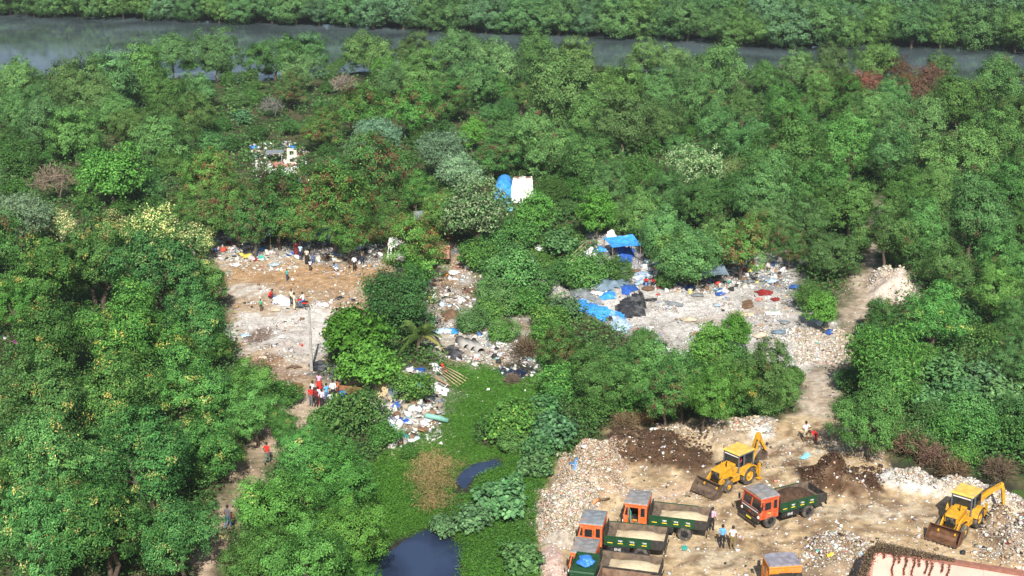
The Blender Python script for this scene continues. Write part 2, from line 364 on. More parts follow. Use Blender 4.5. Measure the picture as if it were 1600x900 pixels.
def chips(scale, thr, cA, cB, prev, seedoff):
    vo = n.new('ShaderNodeTexVoronoi'); vo.inputs['Scale'].default_value = scale
    mp = n.new('ShaderNodeMapping'); mp.inputs['Location'].default_value = (seedoff, seedoff*.7, 0); l.new(tc.outputs['Object'], mp.inputs[0]); l.new(mp.outputs[0], vo.inputs['Vector'])
    sp = n.new('ShaderNodeSeparateColor'); l.new(vo.outputs['Color'], sp.inputs[0])
    th = n.new('ShaderNodeMath'); th.operation = 'MULTIPLY'; th.inputs[1].default_value = thr; l.new(ru.outputs['Fac'], th.inputs[0])
    lt = n.new('ShaderNodeMath'); lt.operation = 'LESS_THAN'; l.new(sp.outputs[0], lt.inputs[0]); l.new(th.outputs[0], lt.inputs[1])
    ds = n.new('ShaderNodeMath'); ds.operation = 'LESS_THAN'; ds.inputs[1].default_value = .42/1; l.new(vo.outputs['Distance'], ds.inputs[0])
    an = n.new('ShaderNodeMath'); an.operation = 'MULTIPLY'; l.new(lt.outputs[0], an.inputs[0]); l.new(ds.outputs[0], an.inputs[1])
    cm = n.new('ShaderNodeMix'); cm.data_type = 'RGBA'; cm.inputs[6].default_value = (*cA, 1); cm.inputs[7].default_value = (*cB, 1); l.new(sp.outputs[1], cm.inputs[0])
    k = n.new('ShaderNodeMix'); k.data_type = 'RGBA'; l.new(an.outputs[0], k.inputs[0]); l.new(prev, k.inputs[6]); l.new(cm.outputs[2], k.inputs[7])
    return k.outputs[2]
o1 = chips(4.6, .34, (.66, .64, .60), (.26, .17, .12), mu.outputs[0], 0)
o1 = chips(8.5, .34, (.68, .66, .62), (.10, .09, .08), o1, 9.3)
l.new(o1, b.inputs['Base Color']); b.inputs['Roughness'].default_value = .95; b.inputs['Specular IOR Level'].default_value = .15
bp = n.new('ShaderNodeBump'); bp.inputs['Strength'].default_value = .6; bp.inputs['Distance'].default_value = .12
l.new(nz.outputs[0], bp.inputs['Height']); l.new(bp.outputs[0], b.inputs['Normal'])

ii = np.arange((NX-1)*(NY-1)); r_ = ii // (NX-1); c_ = ii % (NX-1)
quad = np.stack([r_*NX+c_, r_*NX+c_+1, (r_+1)*NX+c_+1, (r_+1)*NX+c_], 1)
reg = np.zeros(len(gx), int)
order = [('swamp', 1), ('clearing', 2), ('heap', 2), ('bank_heap', 2), ('dump', 3), ('culvert', 4), ('track', 4), ('lane', 4), ('yard', 5)]
for k, i in order: reg[mk[k] > .5] = i
reg[mud > .5] = 6
for k in ('pond', 'stream', 'puddle', 'drain'): reg[sdf(PG[k], gx, gy) > -.1] = 7
freg = reg[quad[:, 0]]
P3 = np.stack([gx, gy, gz], 1)
for i, nm in enumerate(['ground', 'swamp', 'clearing', 'dump_ground', 'dirt_track', 'dirt_yard', 'river_bed', 'pond_bed']):
    q = quad[freg == i]; u, inv = np.unique(q, return_inverse=True); q = inv.reshape(q.shape)
    me = np_mesh(nm, P3[u], q, gm, None, True)
    a = me.color_attributes.new('Col', 'FLOAT_COLOR', 'POINT'); c4 = np.ones((len(u), 4), np.float32); c4[:, :3] = col[u]; a.data.foreach_set('color', c4.ravel())
    a = me.attributes.new('rub', 'FLOAT', 'POINT'); a.data.foreach_set('value', rub[u].astype(np.float32))
    tag(link_mesh(nm, me), kind='structure')

# ------------------------------------------------------------------ water
def water_mat(name, c, rough, wave, ns=.07):
    m, n, l, b = new_mat(name)
    tc = n.new('ShaderNodeTexCoord'); nz = n.new('ShaderNodeTexNoise'); nz.inputs['Scale'].default_value = ns; nz.inputs['Detail'].default_value = 5
    l.new(tc.outputs['Object'], nz.inputs['Vector'])
    mx = n.new('ShaderNodeMix'); mx.data_type = 'RGBA'; mx.inputs[6].default_value = (*c, 1); mx.inputs[7].default_value = (*[v*2.2 for v in c], 1)
    r = n.new('ShaderNodeMapRange'); r.inputs[1].default_value = .4; r.inputs[2].default_value = .62; l.new(nz.outputs[0], r.inputs[0]); l.new(r.outputs[0], mx.inputs[0])
    l.new(mx.outputs[2], b.inputs['Base Color']); b.inputs['Roughness'].default_value = rough; b.inputs['IOR'].default_value = 1.33
    n2 = n.new('ShaderNodeTexNoise'); n2.inputs['Scale'].default_value = 1.2; n2.inputs['Detail'].default_value = 4; l.new(tc.outputs['Object'], n2.inputs['Vector'])
    bp = n.new('ShaderNodeBump'); bp.inputs['Strength'].default_value = wave; bp.inputs['Distance'].default_value = .05
    l.new(n2.outputs[0], bp.inputs['Height']); l.new(bp.outputs[0], b.inputs['Normal'])
    return m
def water(nm, z, mat, pts):
    x0, y0 = min(p[0] for p in pts), min(p[1] for p in pts); x1, y1 = max(p[0] for p in pts), max(p[1] for p in pts)
    mb = MB(); mb.add([(x0-2, y0-2, z), (x1+2, y0-2, z), (x1+2, y1+2, z), (x0-2, y1+2, z)], [(0, 1, 2, 3)])
    tag(mb.build(nm, mat), kind='structure')
wr = water_mat('river_water', (.040, .054, .060), .07, .06); wp = water_mat('pond_water', (.014, .022, .044), .04, .07, .22)
water('river', -.62, wr, [p for p in PG['river'] if abs(p[0]) < 400])
water('pond', -.48, wp, PG['pond']); water('stream', -.42, wp, PG['stream']); water('puddle', -.36, wp, PG['puddle'])
water('drain', -.5, water_mat('drain_water', (.035, .06, .015), .3, .1), PG['drain'])
# ------------------------------------------------------------------ plants
leafm = mat_attr('leaves', .7, .25, True, .12)
twigm = mat_attr('dry_twigs', .9, 0, True, .1)
bark = M('bark', (.085, .062, .045), .9, var=.4, scale=5, bump=.5)
palebark = M('pale_bark', (.33, .27, .21), .9, var=.3, scale=5, bump=.5)
def leaf_quads(rg, P, N, ln, wd, droop=0):
    """one folded diamond per point: P positions, N facing"""
    n = len(P)
    N = N/np.linalg.norm(N, axis=1, keepdims=True)
    t = rg.normal(size=(n, 3)); t[:, 2] -= droop
    t -= N*(t*N).sum(1, keepdims=True); t /= np.linalg.norm(t, axis=1, keepdims=True)+1e-9
    s = np.cross(N, t); L = (ln*rg.uniform(.65, 1.35, n))[:, None]; W = (wd*rg.uniform(.7, 1.3, n))[:, None]
    V = np.stack([P - t*L*.5, P + s*W*.5 + t*L*.05 + N*W*.12, P + t*L*.5 - N*L*.08, P - s*W*.5 + t*L*.05 + N*W*.12], 1)
    return V.reshape(-1, 3), np.arange(4*n).reshape(n, 4)
def pal_cols(rg, pal, n, var=.15):
    w = np.array([p[0] for p in pal], float); w /= w.sum()
    c = np.array([p[1] for p in pal])[rg.choice(len(pal), n, p=w)]
    return c*rg.uniform(1-var, 1+var, (n, 1))*rg.uniform(.92, 1.08, (n, 3))
def sphere_dirs(rg, n, zmin=-1):
    d = rg.normal(size=(n*3+20, 3)); d /= np.linalg.norm(d, axis=1, keepdims=True)
    return d[d[:, 2] > zmin][:n]
def crown_mesh(name, seed, R, hc, zs, nl, lr, nclump, nleaf, ln, wd, pal, tips=None, up=.55, out=.7, csz=.13, low=-.55, flat=0, droop=0, rough=.5, sh=(.7, 1.12), kmax=.78):
    """lobes on an uneven ellipsoid, clumps on the lobes, leaves in the clumps; R is the crown's half width in metres"""
    rg = np.random.default_rng(seed)
    d = sphere_dirs(rg, nl, low)
    k = rg.uniform(.35, kmax, len(d))[:, None]
    ax = np.array([1, rg.uniform(.82, 1.1), zs])
    Lc = d*k*ax*R; Lr = R*lr*rg.uniform(.7, 1.35, len(d))
    Lc = np.vstack([Lc, [[0, 0, 0]]]); Lr = np.append(Lr, R*.55)
    pr = Lr**2; pr /= pr.sum()
    li = rg.choice(len(Lc), nclump, p=pr)
    cd = sphere_dirs(rg, nclump, -.75)
    while len(cd) < nclump: cd = np.vstack([cd, sphere_dirs(rg, nclump, -.75)])[:nclump]
    sh = rg.uniform(sh[0], sh[1], nclump)[:, None]
    Pc = Lc[li] + cd*Lr[li][:, None]*sh*np.array([1, 1, 1-.35*flat])
    # a clump buried deep inside another lobe would never show: move it out to that lobe's skin
    for j in range(len(Lc)):
        v = Pc - Lc[j]; q = np.linalg.norm(v, axis=1); ins = q < .6*Lr[j]
        Pc[ins] = Lc[j] + v[ins]/(q[ins][:, None]+1e-6)*(Lr[j]*rg.uniform(.75, 1.05, ins.sum()))[:, None]
    cz = rg.uniform(.6, 1.5, nclump); tint = rg.uniform(.78, 1.22, nclump)
    ci = np.repeat(np.arange(nclump), nleaf); m = len(ci)
    off = rg.normal(size=(m, 3))*(R*csz*cz[ci])[:, None]*np.array([1, 1, .7-.35*flat])
    P = Pc[ci] + off
    o = P - Lc[li[ci]]; o /= np.linalg.norm(o, axis=1, keepdims=True)+1e-6
    N = o*out + np.array([0, 0, up]) + rg.normal(size=(m, 3))*rough
    V, Fq = leaf_quads(rg, P, N, ln, wd, droop)
    cl = pal_cols(rg, pal, m)*tint[ci][:, None]
    if tips:                                               # seed pods, flowers, dry sprays: whole clumps, on the outside
        frac, tp = tips; tc = rg.random(nclump) < frac; s = tc[ci] & (rg.random(m) < .6)
        cl[s] = pal_cols(rg, tp, int(s.sum()))
    V[:, 2] += hc
    V[:, 2] = np.maximum(V[:, 2], .03)
    return np_mesh(name, V, Fq, leafm, cl), Lc + np.array([0, 0, hc])
def trunk_mesh(seed, hc, Lc, r, mat=None, lean=.25, base=0):
    rg = random.Random(seed); mb = MB()
    nst = rg.choice([1, 1, 2])
    for q in range(nst):
        ox, oy = (rg.uniform(-.2, .2), rg.uniform(-.2, .2)) if nst == 1 else (rg.uniform(-.5, .5), rg.uniform(-.5, .5))
        pts = [Vector((ox, oy, -.3))] + [Vector((ox + rg.uniform(-lean, lean)*k, oy + rg.uniform(-lean, lean)*k, hc*.22*k)) for k in (1, 2, 3, 4)]
        mb.tube(pts, [r*1.25, r, r*.85, r*.7, r*.45], 7)
        ids = list(range(len(Lc))); rg.shuffle(ids)
        for j in ids[:7]:
            a = pts[rg.choice([2, 3, 3])]; c = Vector(Lc[j]); m_ = (a+c)/2 + Vector((0, 0, -.12*(c-a).length))
            mb.tube([a, m_, c], [r*.5, r*.32, r*.1], 5, False)
    me = bpy.data.meshes.new('trunk'); me.from_pydata([tuple(p) for p in mb.v], [], mb.f); me.materials.append(mat or bark)
    return me
GREEN = [(5, (.052, .145, .034)), (3, (.078, .195, .046)), (2, (.032, .094, .024)), (1, (.13, .23, .055))]
OLIVE = [(5, (.074, .160, .048)), (3, (.098, .198, .060)), (2, (.048, .114, .034)), (1, (.14, .23, .075))]
FAROL = [(5, (.066, .152, .052)), (3, (.086, .182, .064)), (2, (.044, .110, .038))]
BLUEG = [(5, (.066, .162, .042)), (3, (.092, .20, .056)), (2, (.046, .118, .034)), (1, (.13, .23, .065))]
PALE  = [(5, (.190, .260, .115)), (3, (.24, .30, .145)), (2, (.13, .19, .08))]
GREY  = [(5, (.135, .225, .135)), (3, (.17, .26, .16)), (2, (.09, .165, .10))]
DARK  = [(5, (.034, .080, .022)), (3, (.048, .105, .028)), (1, (.075, .14, .04))]
BRIGHT = [(5, (.068, .190, .036)), (3, (.095, .235, .048)), (2, (.048, .14, .028))]
DEEP = [(5, (.060, .170, .024)), (3, (.085, .215, .030)), (2, (.04, .115, .018))]
CAST  = [(5, (.068, .155, .058)), (3, (.095, .20, .078)), (2, (.045, .110, .042))]
POD = [(3, (.105, .040, .030)), (2, (.14, .055, .038)), (1, (.07, .032, .024))]
YEL = [(3, (.30, .29, .07)), (2, (.38, .34, .12)), (1, (.26, .16, .05))]
CREAM = [(3, (.46, .46, .20)), (2, (.36, .38, .15))]
# species: half width, crown centre height / width, then crown_mesh arguments
SP = {
 'MG': dict(R=4.0, k=.50, zs=.92, nl=11, lr=0.45, nclump=420, nleaf=56, ln=.20, wd=.125, pal=OLIVE, csz=.066, low=-.8, rough=.26, up=.3, out=1.1, sh=(.84, 1.06), tr=.2),
 'FM': dict(R=4.5, k=.40, zs=.86, nl=10, lr=0.46, nclump=330, nleaf=48, ln=.26, wd=.17, pal=FAROL, csz=.066, low=-.8, rough=.26, up=.3, out=1.1, sh=(.84, 1.06), tr=.2),
 'LG': dict(kmax=.95, R=4.2, k=.60, zs=.80, nl=15, lr=0.36, nclump=430, nleaf=52, ln=.225, wd=.10, pal=GREEN, tips=(.07, YEL), csz=.058, rough=.26, up=.4, out=1.0, sh=(.78, 1.1), tr=.22),
 'LB': dict(kmax=.95, R=4.2, k=.60, zs=.80, nl=15, lr=0.36, nclump=430, nleaf=52, ln=.225, wd=.10, pal=BRIGHT[:2]+GREEN[:2], tips=(.01, YEL), csz=.060, rough=.26, up=.4, out=1.0, sh=(.78, 1.1), tr=.2),
 'RB': dict(kmax=.95, R=4.0, k=.56, zs=.78, nl=13, lr=0.38, nclump=400, nleaf=50, ln=.20, wd=.105, pal=GREEN, tips=(.30, POD), csz=.062, rough=.26, up=.4, out=1.0, sh=(.78, 1.1), tr=.2),
 'FT': dict(kmax=.95, R=4.0, k=.52, zs=.80, nl=13, lr=0.40, nclump=430, nleaf=54, ln=.205, wd=.105, pal=BLUEG, tips=(.02, POD), csz=.062, low=-.7, rough=.30, up=.35, out=1.0, sh=(.82, 1.08), tr=.2),
 'AC': dict(R=4.0, k=.55, zs=.62, nl=18, lr=.34, nclump=420, nleaf=26, ln=.36, wd=.09, pal=GREY, csz=.085, flat=.9, tr=.18),
 'PO': dict(R=4.0, k=.55, zs=.74, nl=18, lr=.32, nclump=300, nleaf=24, ln=.30, wd=.17, pal=PALE+GREEN[:1], csz=.08, tr=.2),
 'YF': dict(R=3.5, k=.55, zs=.80, nl=16, lr=.32, nclump=300, nleaf=24, ln=.30, wd=.16, pal=OLIVE, tips=(.6, CREAM), csz=.09, tr=.2),
 'BG': dict(R=3.6, k=.52, zs=1.0, nl=18, lr=.34, nclump=360, nleaf=28, ln=.30, wd=.17, pal=BRIGHT, csz=.08, tr=.2),
 'AL': dict(R=4.0, k=.50, zs=.72, nl=22, lr=.26, nclump=330, nleaf=17, ln=.42, wd=.27, pal=DEEP, csz=.075, flat=.7, tr=.18),
 'DK': dict(R=3.4, k=.42, zs=.72, nl=18, lr=.33, nclump=420, nleaf=28, ln=.26, wd=.10, pal=DARK+GREEN[:1], csz=.085, tr=.15),
 'WL': dict(R=3.8, k=.55, zs=.95, nl=20, lr=.32, nclump=480, nleaf=30, ln=.40, wd=.10, pal=GREEN+BRIGHT[:1], csz=.08, droop=.9, up=.2, tr=.22),
 'RD': dict(R=3.6, k=.50, zs=.75, nl=16, lr=.32, nclump=240, nleaf=18, ln=.28, wd=.12, pal=[(2, (.12, .05, .03)), (1, (.17, .07, .04)), (1, (.09, .08, .04)), (1, (.16, .12, .10))], csz=.09, tr=.18),
 'SH': dict(R=2.2, k=.30, zs=.70, nl=13, lr=.36, nclump=210, nleaf=28, ln=.24, wd=.12, pal=GREEN, csz=.10, low=-.2, tr=.06),
 'VN': dict(R=2.6, k=.26, zs=.85, nl=12, lr=.42, nclump=330, nleaf=26, ln=.17, wd=.13, pal=GREEN[:2]+OLIVE[:2], csz=.09, low=-.2, rough=.3, tr=.05),
 'CA': dict(R=2.2, k=.32, zs=.68, nl=14, lr=.36, nclump=120, nleaf=14, ln=.42, wd=.36, pal=CAST, csz=.10, low=-.2, up=.9, rough=.45, tr=.06),
}
PROTO = {}
def proto(sp, v):
    if (sp, v) not in PROTO:
        q = dict(SP[sp]); R = q.pop('R'); k = q.pop('k'); tr = q.pop('tr'); sd = hash_sd(sp, v); hc = k*2*R
        cm, Lc = crown_mesh('crown', sd, R, hc, **q)
        PROTO[sp, v] = (cm, trunk_mesh(sd, hc, Lc, tr, palebark if sp in ('MG', 'YF') and v == 1 else None), R, k)
    return PROTO[sp, v]
def hash_sd(sp, v): return sum(ord(c)*(i+3) for i, c in enumerate(sp))*7 + v*101
def bare_mesh(seed, R, hc, pal, n=420):
    rg = np.random.default_rng(seed); d = sphere_dirs(rg, n, -.1); L = R*rg.uniform(.35, .8, len(d)); s0 = d*np.array([1, 1, .8])*rg.uniform(.2, .85, (len(d), 1))*R
    s0[:, 2] += hc; t = d + rg.normal(size=d.shape)*.7 + [0, 0, .2]; t /= np.linalg.norm(t, axis=1, keepdims=True)
    e = s0 + t*L[:, None]*.7; w = np.cross(t, rg.normal(size=t.shape)); w /= np.linalg.norm(w, axis=1, keepdims=True); w *= .035
    m = (s0+e)/2 + rg.normal(size=d.shape)*.12*R
    V = np.concatenate([np.stack([s0-w, s0+w, m+w, m-w], 1), np.stack([m-w, m+w, e+w*.3, e-w*.3], 1)]).reshape(-1, 3); V[:, 2] = np.maximum(V[:, 2], .02)
    c = pal_cols(rg, pal, len(V)//4); return np_mesh('branches', V, np.arange(len(V)).reshape(-1, 4), twigm, c)
BARE = {'GR': bare_mesh(5, 2.5, 2.2, [(1, (.15, .13, .11)), (1, (.20, .175, .145))]), 'BN': bare_mesh(6, 2.5, 1.1, [(2, (.15, .10, .065)), (1, (.20, .15, .10)), (1, (.10, .08, .05))], 700)}
PALMM = None
PHR = {'MG': 'olive green mangrove with lumpy crown', 'LG': 'leafy green tree flecked with yellow pods', 'LB': 'fresh bright green feathery tree',
 'RB': 'green tree speckled with rust red pods', 'FT': 'bluish green feathery tree', 'AC': 'pale grey green acacia with layered crown', 'PO': 'pale olive thin leaved tree',
 'YF': 'tree topped with pale yellow blossom', 'BG': 'dense bright green rounded tree', 'AL': 'glossy broad leaved bright green almond tree', 'DK': 'dark green dense bushy tree',
 'WL': 'bright willowy tree with drooping leaves', 'RD': 'dying tree with rust red foliage', 'SH': 'low leafy green shrub', 'VN': 'creeper covered green mound', 'CA': 'broad leaved blue green castor shrub',
 'GR': 'bare grey leafless bush', 'BN': 'dry brown tangle of brush', 'FM': 'olive green far bank mangrove'}
CATS = {'SH': 'shrub', 'VN': 'creeper', 'CA': 'shrub', 'GR': 'bush', 'BN': 'brush'}
NAMES = {'MG': 'mangrove_tree', 'FM': 'mangrove_tree', 'AC': 'acacia_tree', 'AL': 'almond_tree', 'SH': 'shrub', 'VN': 'creeper_mound', 'CA': 'castor_shrub', 'GR': 'bare_bush', 'BN': 'dry_brush', 'RD': 'dying_tree'}
TREES = []   # px, py, W, species, pos, object
rgt = random.Random(11)
def plant(px, py, W, sp, label=None, group=None, tint=None):
    W *= 1.02 if sp in ('MG', 'FT', 'RB') else .93
    bare = sp in BARE
    R, k = (2.5, .44 if sp == 'GR' else .22) if bare else (SP[sp]['R'], SP[sp]['k'])
    zst = 1.0 if (sp in CATS or sp in ('AL', 'DK', 'FM')) else rgt.uniform(1.0, 1.25)
    w = 6.0
    for _ in range(6):
        p = G(px, py, k*w*zst); s = scale_at(p.x, p.y, k*w*zst); w = W/s
    z0 = zt(p.x, p.y)
    sc = w/(2*R)
    o = thing(NAMES.get(sp, 'broadleaf_tree'), label, CATS.get(sp, 'tree'), (p.x, p.y, max(z0, -.5) - .05), rgt.uniform(0, 2*PI), group, sc)
    o.scale = (sc, sc, sc*zst)
    if tint is None:
        g = rgt.uniform(.72, 1.25); tint = (g*rgt.uniform(.88, 1.18), g*rgt.uniform(.96, 1.04), g*rgt.uniform(.8, 1.15))
    if bare:
        c = link_mesh('branches', BARE[sp], o); c.color = (*tint, 1)
    else:
        nv = 2 if sp in ('YF', 'RD', 'AL', 'WL', 'BG', 'VN') else 3
        cm, tm, _, _ = proto(sp, rgt.randrange(nv))
        c = link_mesh('crown' if sp not in ('SH', 'VN', 'CA') else 'foliage', cm, o); c.color = (*[v*1.42 for v in tint], 1)
        link_mesh('trunk' if sp not in ('SH', 'VN', 'CA') else 'stem', tm, o)
    TREES.append((px, py, W, sp, o, label is None)); return o

HAND = """
MG 30,120,78 225,108,92 118,132,92 165,124,98 142,152,90 268,70,72 337,82,78 430,84,82 482,80,68 263,150,78 180,168,72 80,190,82 115,208,92 20,168,66 60,150,60 300,140,70 200,190,60
MG 577,80,82 650,76,62 717,72,78 777,96,92 840,84,72 880,140,120 897,92,72 925,172,84 1010,86,66 1050,92,54 963,140,92 1023,140,82 973,190,100 1033,190,76 657,112,82 737,122,82 1120,102,92 1195,115,56 1250,106,64 1303,96,62 1365,92,72 1472,102,48 927,250,94 255,215,96
MG 1038,360,86 1080,392,112 1120,372,80 1062,394,84 1000,330,70 1075,130,70 700,150,64 610,130,64 1560,112,60
BG 177,272,112 737,210,54 935,336,74 838,336,72 1287,482,62 1110,543,84 1150,520,62 650,426,60 600,112,50
DK 25,245,84 1000,275,84 625,470,142 1262,462,66 1150,300,90 860,300,70
AC 30,338,110 587,215,86 690,236,94 717,272,92 560,232,60
GR 85,288,76 425,170,44 537,134,48 1230,118,48
PO 1087,256,96 745,326,124 1140,262,60
RD 1440,142,60 1357,136,66 1400,106,56 1450,118,50 1420,132,46
YF 236,362,104 300,375,70 180,350,60 95,352,60
RB 563,172,92 647,172,92 697,152,74 600,264,124 325,278,92 330,342,84 364,326,94 432,328,108 520,318,142 395,356,86 470,355,80 545,362,90 600,340,84 290,330,64 770,250,70 1232,384,64 1162,378,92 655,384,108 500,200,70 530,278,76 1330,150,70
FT 1397,160,74 1500,160,92 1566,142,92 1100,160,84 1229,176,82 1290,152,62 1222,254,112 1330,236,104 1500,256,122 1560,216,92 1295,300,104 1200,300,98 1400,250,96 1440,200,90 1130,210,84 1160,170,64 1300,402,78 1387,380,88 1330,322,94 1433,360,84 1520,340,112 1567,410,92 1477,415,84 1553,458,84 1590,500,66 1100,320,84 1040,306,74 1410,310,90 1590,300,100 1260,350,80 1460,300,90 793,216,82 850,226,92 1180,232,80 1360,180,70 1580,560,70
LG 1460,488,112 60,430,150 150,402,150 240,430,162 305,440,96 80,530,162 200,520,172 300,510,124 60,640,172 180,620,172 290,600,144 330,540,84 80,720,182 220,720,182 330,690,122 60,830,160 170,825,182 270,834,150 15,760,110 345,705,70 20,480,90
LB 490,722,122 540,742,124 428,792,150 535,832,134 408,868,126 470,880,152 555,880,70 436,782,60 376,605,110 400,645,96 445,668,64 500,700,80 385,895,60
RB 120,790,110
WL 1384,560,152 1390,600,110
LG 1380,488,66
AL 560,520,134 575,570,126
PO 706,334,86
RB 690,330,70
CA 875,380,64 782,778,96 740,806,70 694,812,54 835,722,64 870,672,84 815,866,74 845,690,56 1480,578,84 1530,590,80 800,752,50 850,640,70 1500,620,80 885,480,56 1570,620,80 1450,630,70
SH 798,660,112 902,558,78 868,592,86 1010,600,100 960,622,94 1160,570,80 862,530,80 760,490,66 850,500,70 820,470,70 550,650,104 520,660,70 600,680,60 640,700,40 1240,590,50 1150,630,80 1450,560,70 930,640,70 870,610,60 860,560,56 1020,630,80 1195,630,60 970,570,60 750,400,80 770,375,60 820,365,70 445,620,60 420,610,50 1430,690,70 1480,670,80 1540,680,90 1590,690,90 1510,710,60
FT 1005,575,96 1190,588,96 930,592,92 1215,606,70
LG 1062,590,104 1130,606,100
LB 1100,622,96
RB 1040,625,84 880,548,80
VN 800,432,122 770,470,84 830,445,80 945,335,60 1010,530,46 920,430,90 960,432,60 880,430,60 1520,650,90 1580,650,80 1460,650,60 800,690,60 1000,545,50 740,505,60 790,520,60
BN 1425,700,76 1460,712,66 1400,690,60 825,548,64 1490,728,60 975,668,50 1010,650,50 70,225,40 800,590,30 1560,735,60
"""
for ln_ in HAND.strip().split('\n'):
    q = ln_.split()
    for t in q[1:]:
        a, b, c = map(float, t.split(',')); plant(a, b, c, q[0])
# pixels that must stay open: what is seen of the clearings, the water and the things in them
OPEN = [[(838,830),(850,770),(890,715),(980,680),(1040,690),(1240,668),(1360,700),(1450,760),(1600,790),(1600,900),(850,900)],
 [(900,455),(1000,450),(1080,465),(1230,475),(1310,520),(1300,560),(1260,580),(1210,560),(1200,545),(1080,540),(985,510)],
 [(1310,450),(1340,440),(1410,440),(1340,500),(1310,560)],[(340,410),(600,415),(560,480),(500,520),(490,590),(540,610),(540,640),(500,670),(460,640),(440,600),(390,560),(350,470)],
 [(590,690),(690,660),(700,570),(850,585),(840,620),(740,650),(740,690),(840,700),(760,730),(715,760),(690,800),(620,850),(590,830)],[(590,860),(690,825),(720,900),(580,900)],
 [(0,30),(250,40),(540,50),(800,60),(1060,70),(1240,85),(1600,85),(1600,125),(1480,105),(1250,95),(1000,80),(850,70),(560,60),(400,70),(380,110),(370,60),(220,70),(180,90),(60,95),(0,95)],
 [(390,225),(475,225),(470,270),(420,270)],[(775,268),(832,272),(825,322),(800,330)],[(590,385),(625,385),(625,420),(590,420)],[(680,380),(712,380),(712,420),(680,420)],[(690,440),(745,440),(850,560),(690,560)],[(900,370),(1000,370),(1010,440),(860,440)],
 [(400,690),(430,690),(430,735),(400,735)],[(320,880),(345,800),(375,800),(370,830),(330,900)],[(675,362),(700,362),(700,374),(675,374)],[(1130,440),(1240,440),(1240,480),(1130,480)],[(1160,655),(1300,600),(1310,690),(1180,690)],[(0,515),(35,515),(35,540),(0,540)],[(880,432),(1010,440),(1012,498),(965,520),(900,495)],[(628,500),(690,500),(690,570),(628,575)]]
def inside(poly, x, y): return bool(sdf(poly, np.array([x]), np.array([y]))[0] > 0)
def covers_open(px, py, W):
    xs_ = np.array([px] + [px + .42*W*math.cos(a*PI/4) for a in range(8)]); ys_ = np.array([py] + [py + .36*W*math.sin(a*PI/4) for a in range(8)])
    return any((sdf(q, xs_, ys_) > 0).any() for q in OPEN)
fr = random.Random(23)
def fill_species(px, py):
    if fr.random() < .5: return 'SH' if fr.random() < .75 else 'VN'
    if py < 115 or (px < 330 and py < 230): return fr.choice(['MG', 'MG', 'MG', 'FT'])
    if px > 1040 and py < 480: return fr.choice(['FT', 'FT', 'FT', 'RB', 'LG', 'MG'])
    if 400 < px < 1040 and py < 330: return fr.choice(['FT', 'RB', 'MG', 'LG', 'DK'])
    if px < 400 and 230 < py < 380: return fr.choice(['DK', 'RB', 'MG', 'LG'])
    if px < 600 and py > 380: return fr.choice(['LG', 'LG', 'LB'])
    if px > 1300 and py > 540: return fr.choice(['SH', 'CA', 'FT', 'VN'])
    return fr.choice(['SH', 'SH', 'VN', 'CA'])
y = 100.0; nfill = 0
while y < 760:
    s = scale_at(0, G(800, y).y); x = -20 + fr.uniform(0, 20)
    while x < 1620:
        px, py = x + fr.uniform(-12, 12), y + fr.uniform(-8, 8)
        x += 4.6*s*.8
        sp = fill_species(px, py); W = fr.uniform(.75, 1.15)*2*SP[sp]['R']*s*.8
        if px < 0 and py > 700: continue
        if covers_open(px, py, W) or inside(PG['swamp'], *G(px, py+.25*W)[:2]): continue
        ok = True
        for (a, b, c, e, o, u) in TREES:
            if math.hypot(px-a, (py-b)*1.35) < .31*(W+c): ok = False; break
        if ok and nfill < 250:
            g = fr.uniform(.62, .95) if sp == 'SH' and py < 500 else fr.uniform(.8, 1.15)
            plant(px, py, W, sp, tint=(g*fr.uniform(.9, 1.25), g, g*fr.uniform(.8, 1.2))); nfill += 1
    y += 3.0*s*.62
# the far bank: three rows of mangroves along the water
ORD = 'first second third fourth fifth sixth seventh eighth ninth tenth eleventh twelfth thirteenth fourteenth fifteenth sixteenth seventeenth eighteenth nineteenth twentieth'.split()
TENS = {2: 'twenty', 3: 'thirty', 4: 'forty', 5: 'fifty'}
def ordinal(i):
    if i < 20: return ORD[i]
    t, u = divmod(i+1, 10)
    return {2: 'twentieth', 3: 'thirtieth', 4: 'fortieth', 5: 'fiftieth'}[t] if u == 0 else TENS[t] + ' ' + ORD[u-1]
bankx = [(-100, 10), (0, 20), (120, 23), (250, 27), (400, 33), (540, 37), (680, 45), (800, 49), (940, 54), (1060, 57), (1150, 65), (1240, 72), (1330, 69), (1480, 70), (1560, 72), (1620, 79), (1760, 88)]
def bank(x): return float(np.interp(x, [p[0] for p in bankx], [p[1] for p in bankx]))
HUE = ['mid green', 'greyish green', 'olive green', 'yellowish green']
for row, (up_m, st_, nm, w0) in enumerate([(-1.2, 5.2, 'waterside', 9.0), (5.5, 6.6, 'second', 9.6), (13, 7.4, 'third', 10.4), (21.5, 8.5, 'rearmost', 11)]):
    x = -60.0 + row*13; i = 0
    while x < 1680:
        b = bank(x); p0 = G(x, b); s = scale_at(p0.x, p0.y)
        if not (1545 < x < 1562 and row < 2):
            w = w0*fr.uniform(.8, 1.2); pz = Vector((p0.x*(1 + up_m/p0.y), p0.y + up_m + fr.uniform(-1.2, 1.2), 0))
            a, bb = proj(pz.x, pz.y, .4*w)
            if bb + .45*w*s > 0:
                h = fr.randrange(4); g = fr.uniform(.86, 1.12)
                t = [(1, 1, 1), (1.12, 1.02, 1.35), (1.12, 1.02, .95), (1.25, 1.1, .85)][h]
                o = plant(a, bb, w*scale_at(pz.x, pz.y, .4*w), 'FM', f'{HUE[h]} mangrove in the {nm} row of the far bank, {ordinal(i)} from the left', 'mangroves on the far bank', tuple(g*v for v in t)); i += 1
        x += st_*s*fr.uniform(.85, 1.15)
print('trees', len(TREES), 'fill', nfill)

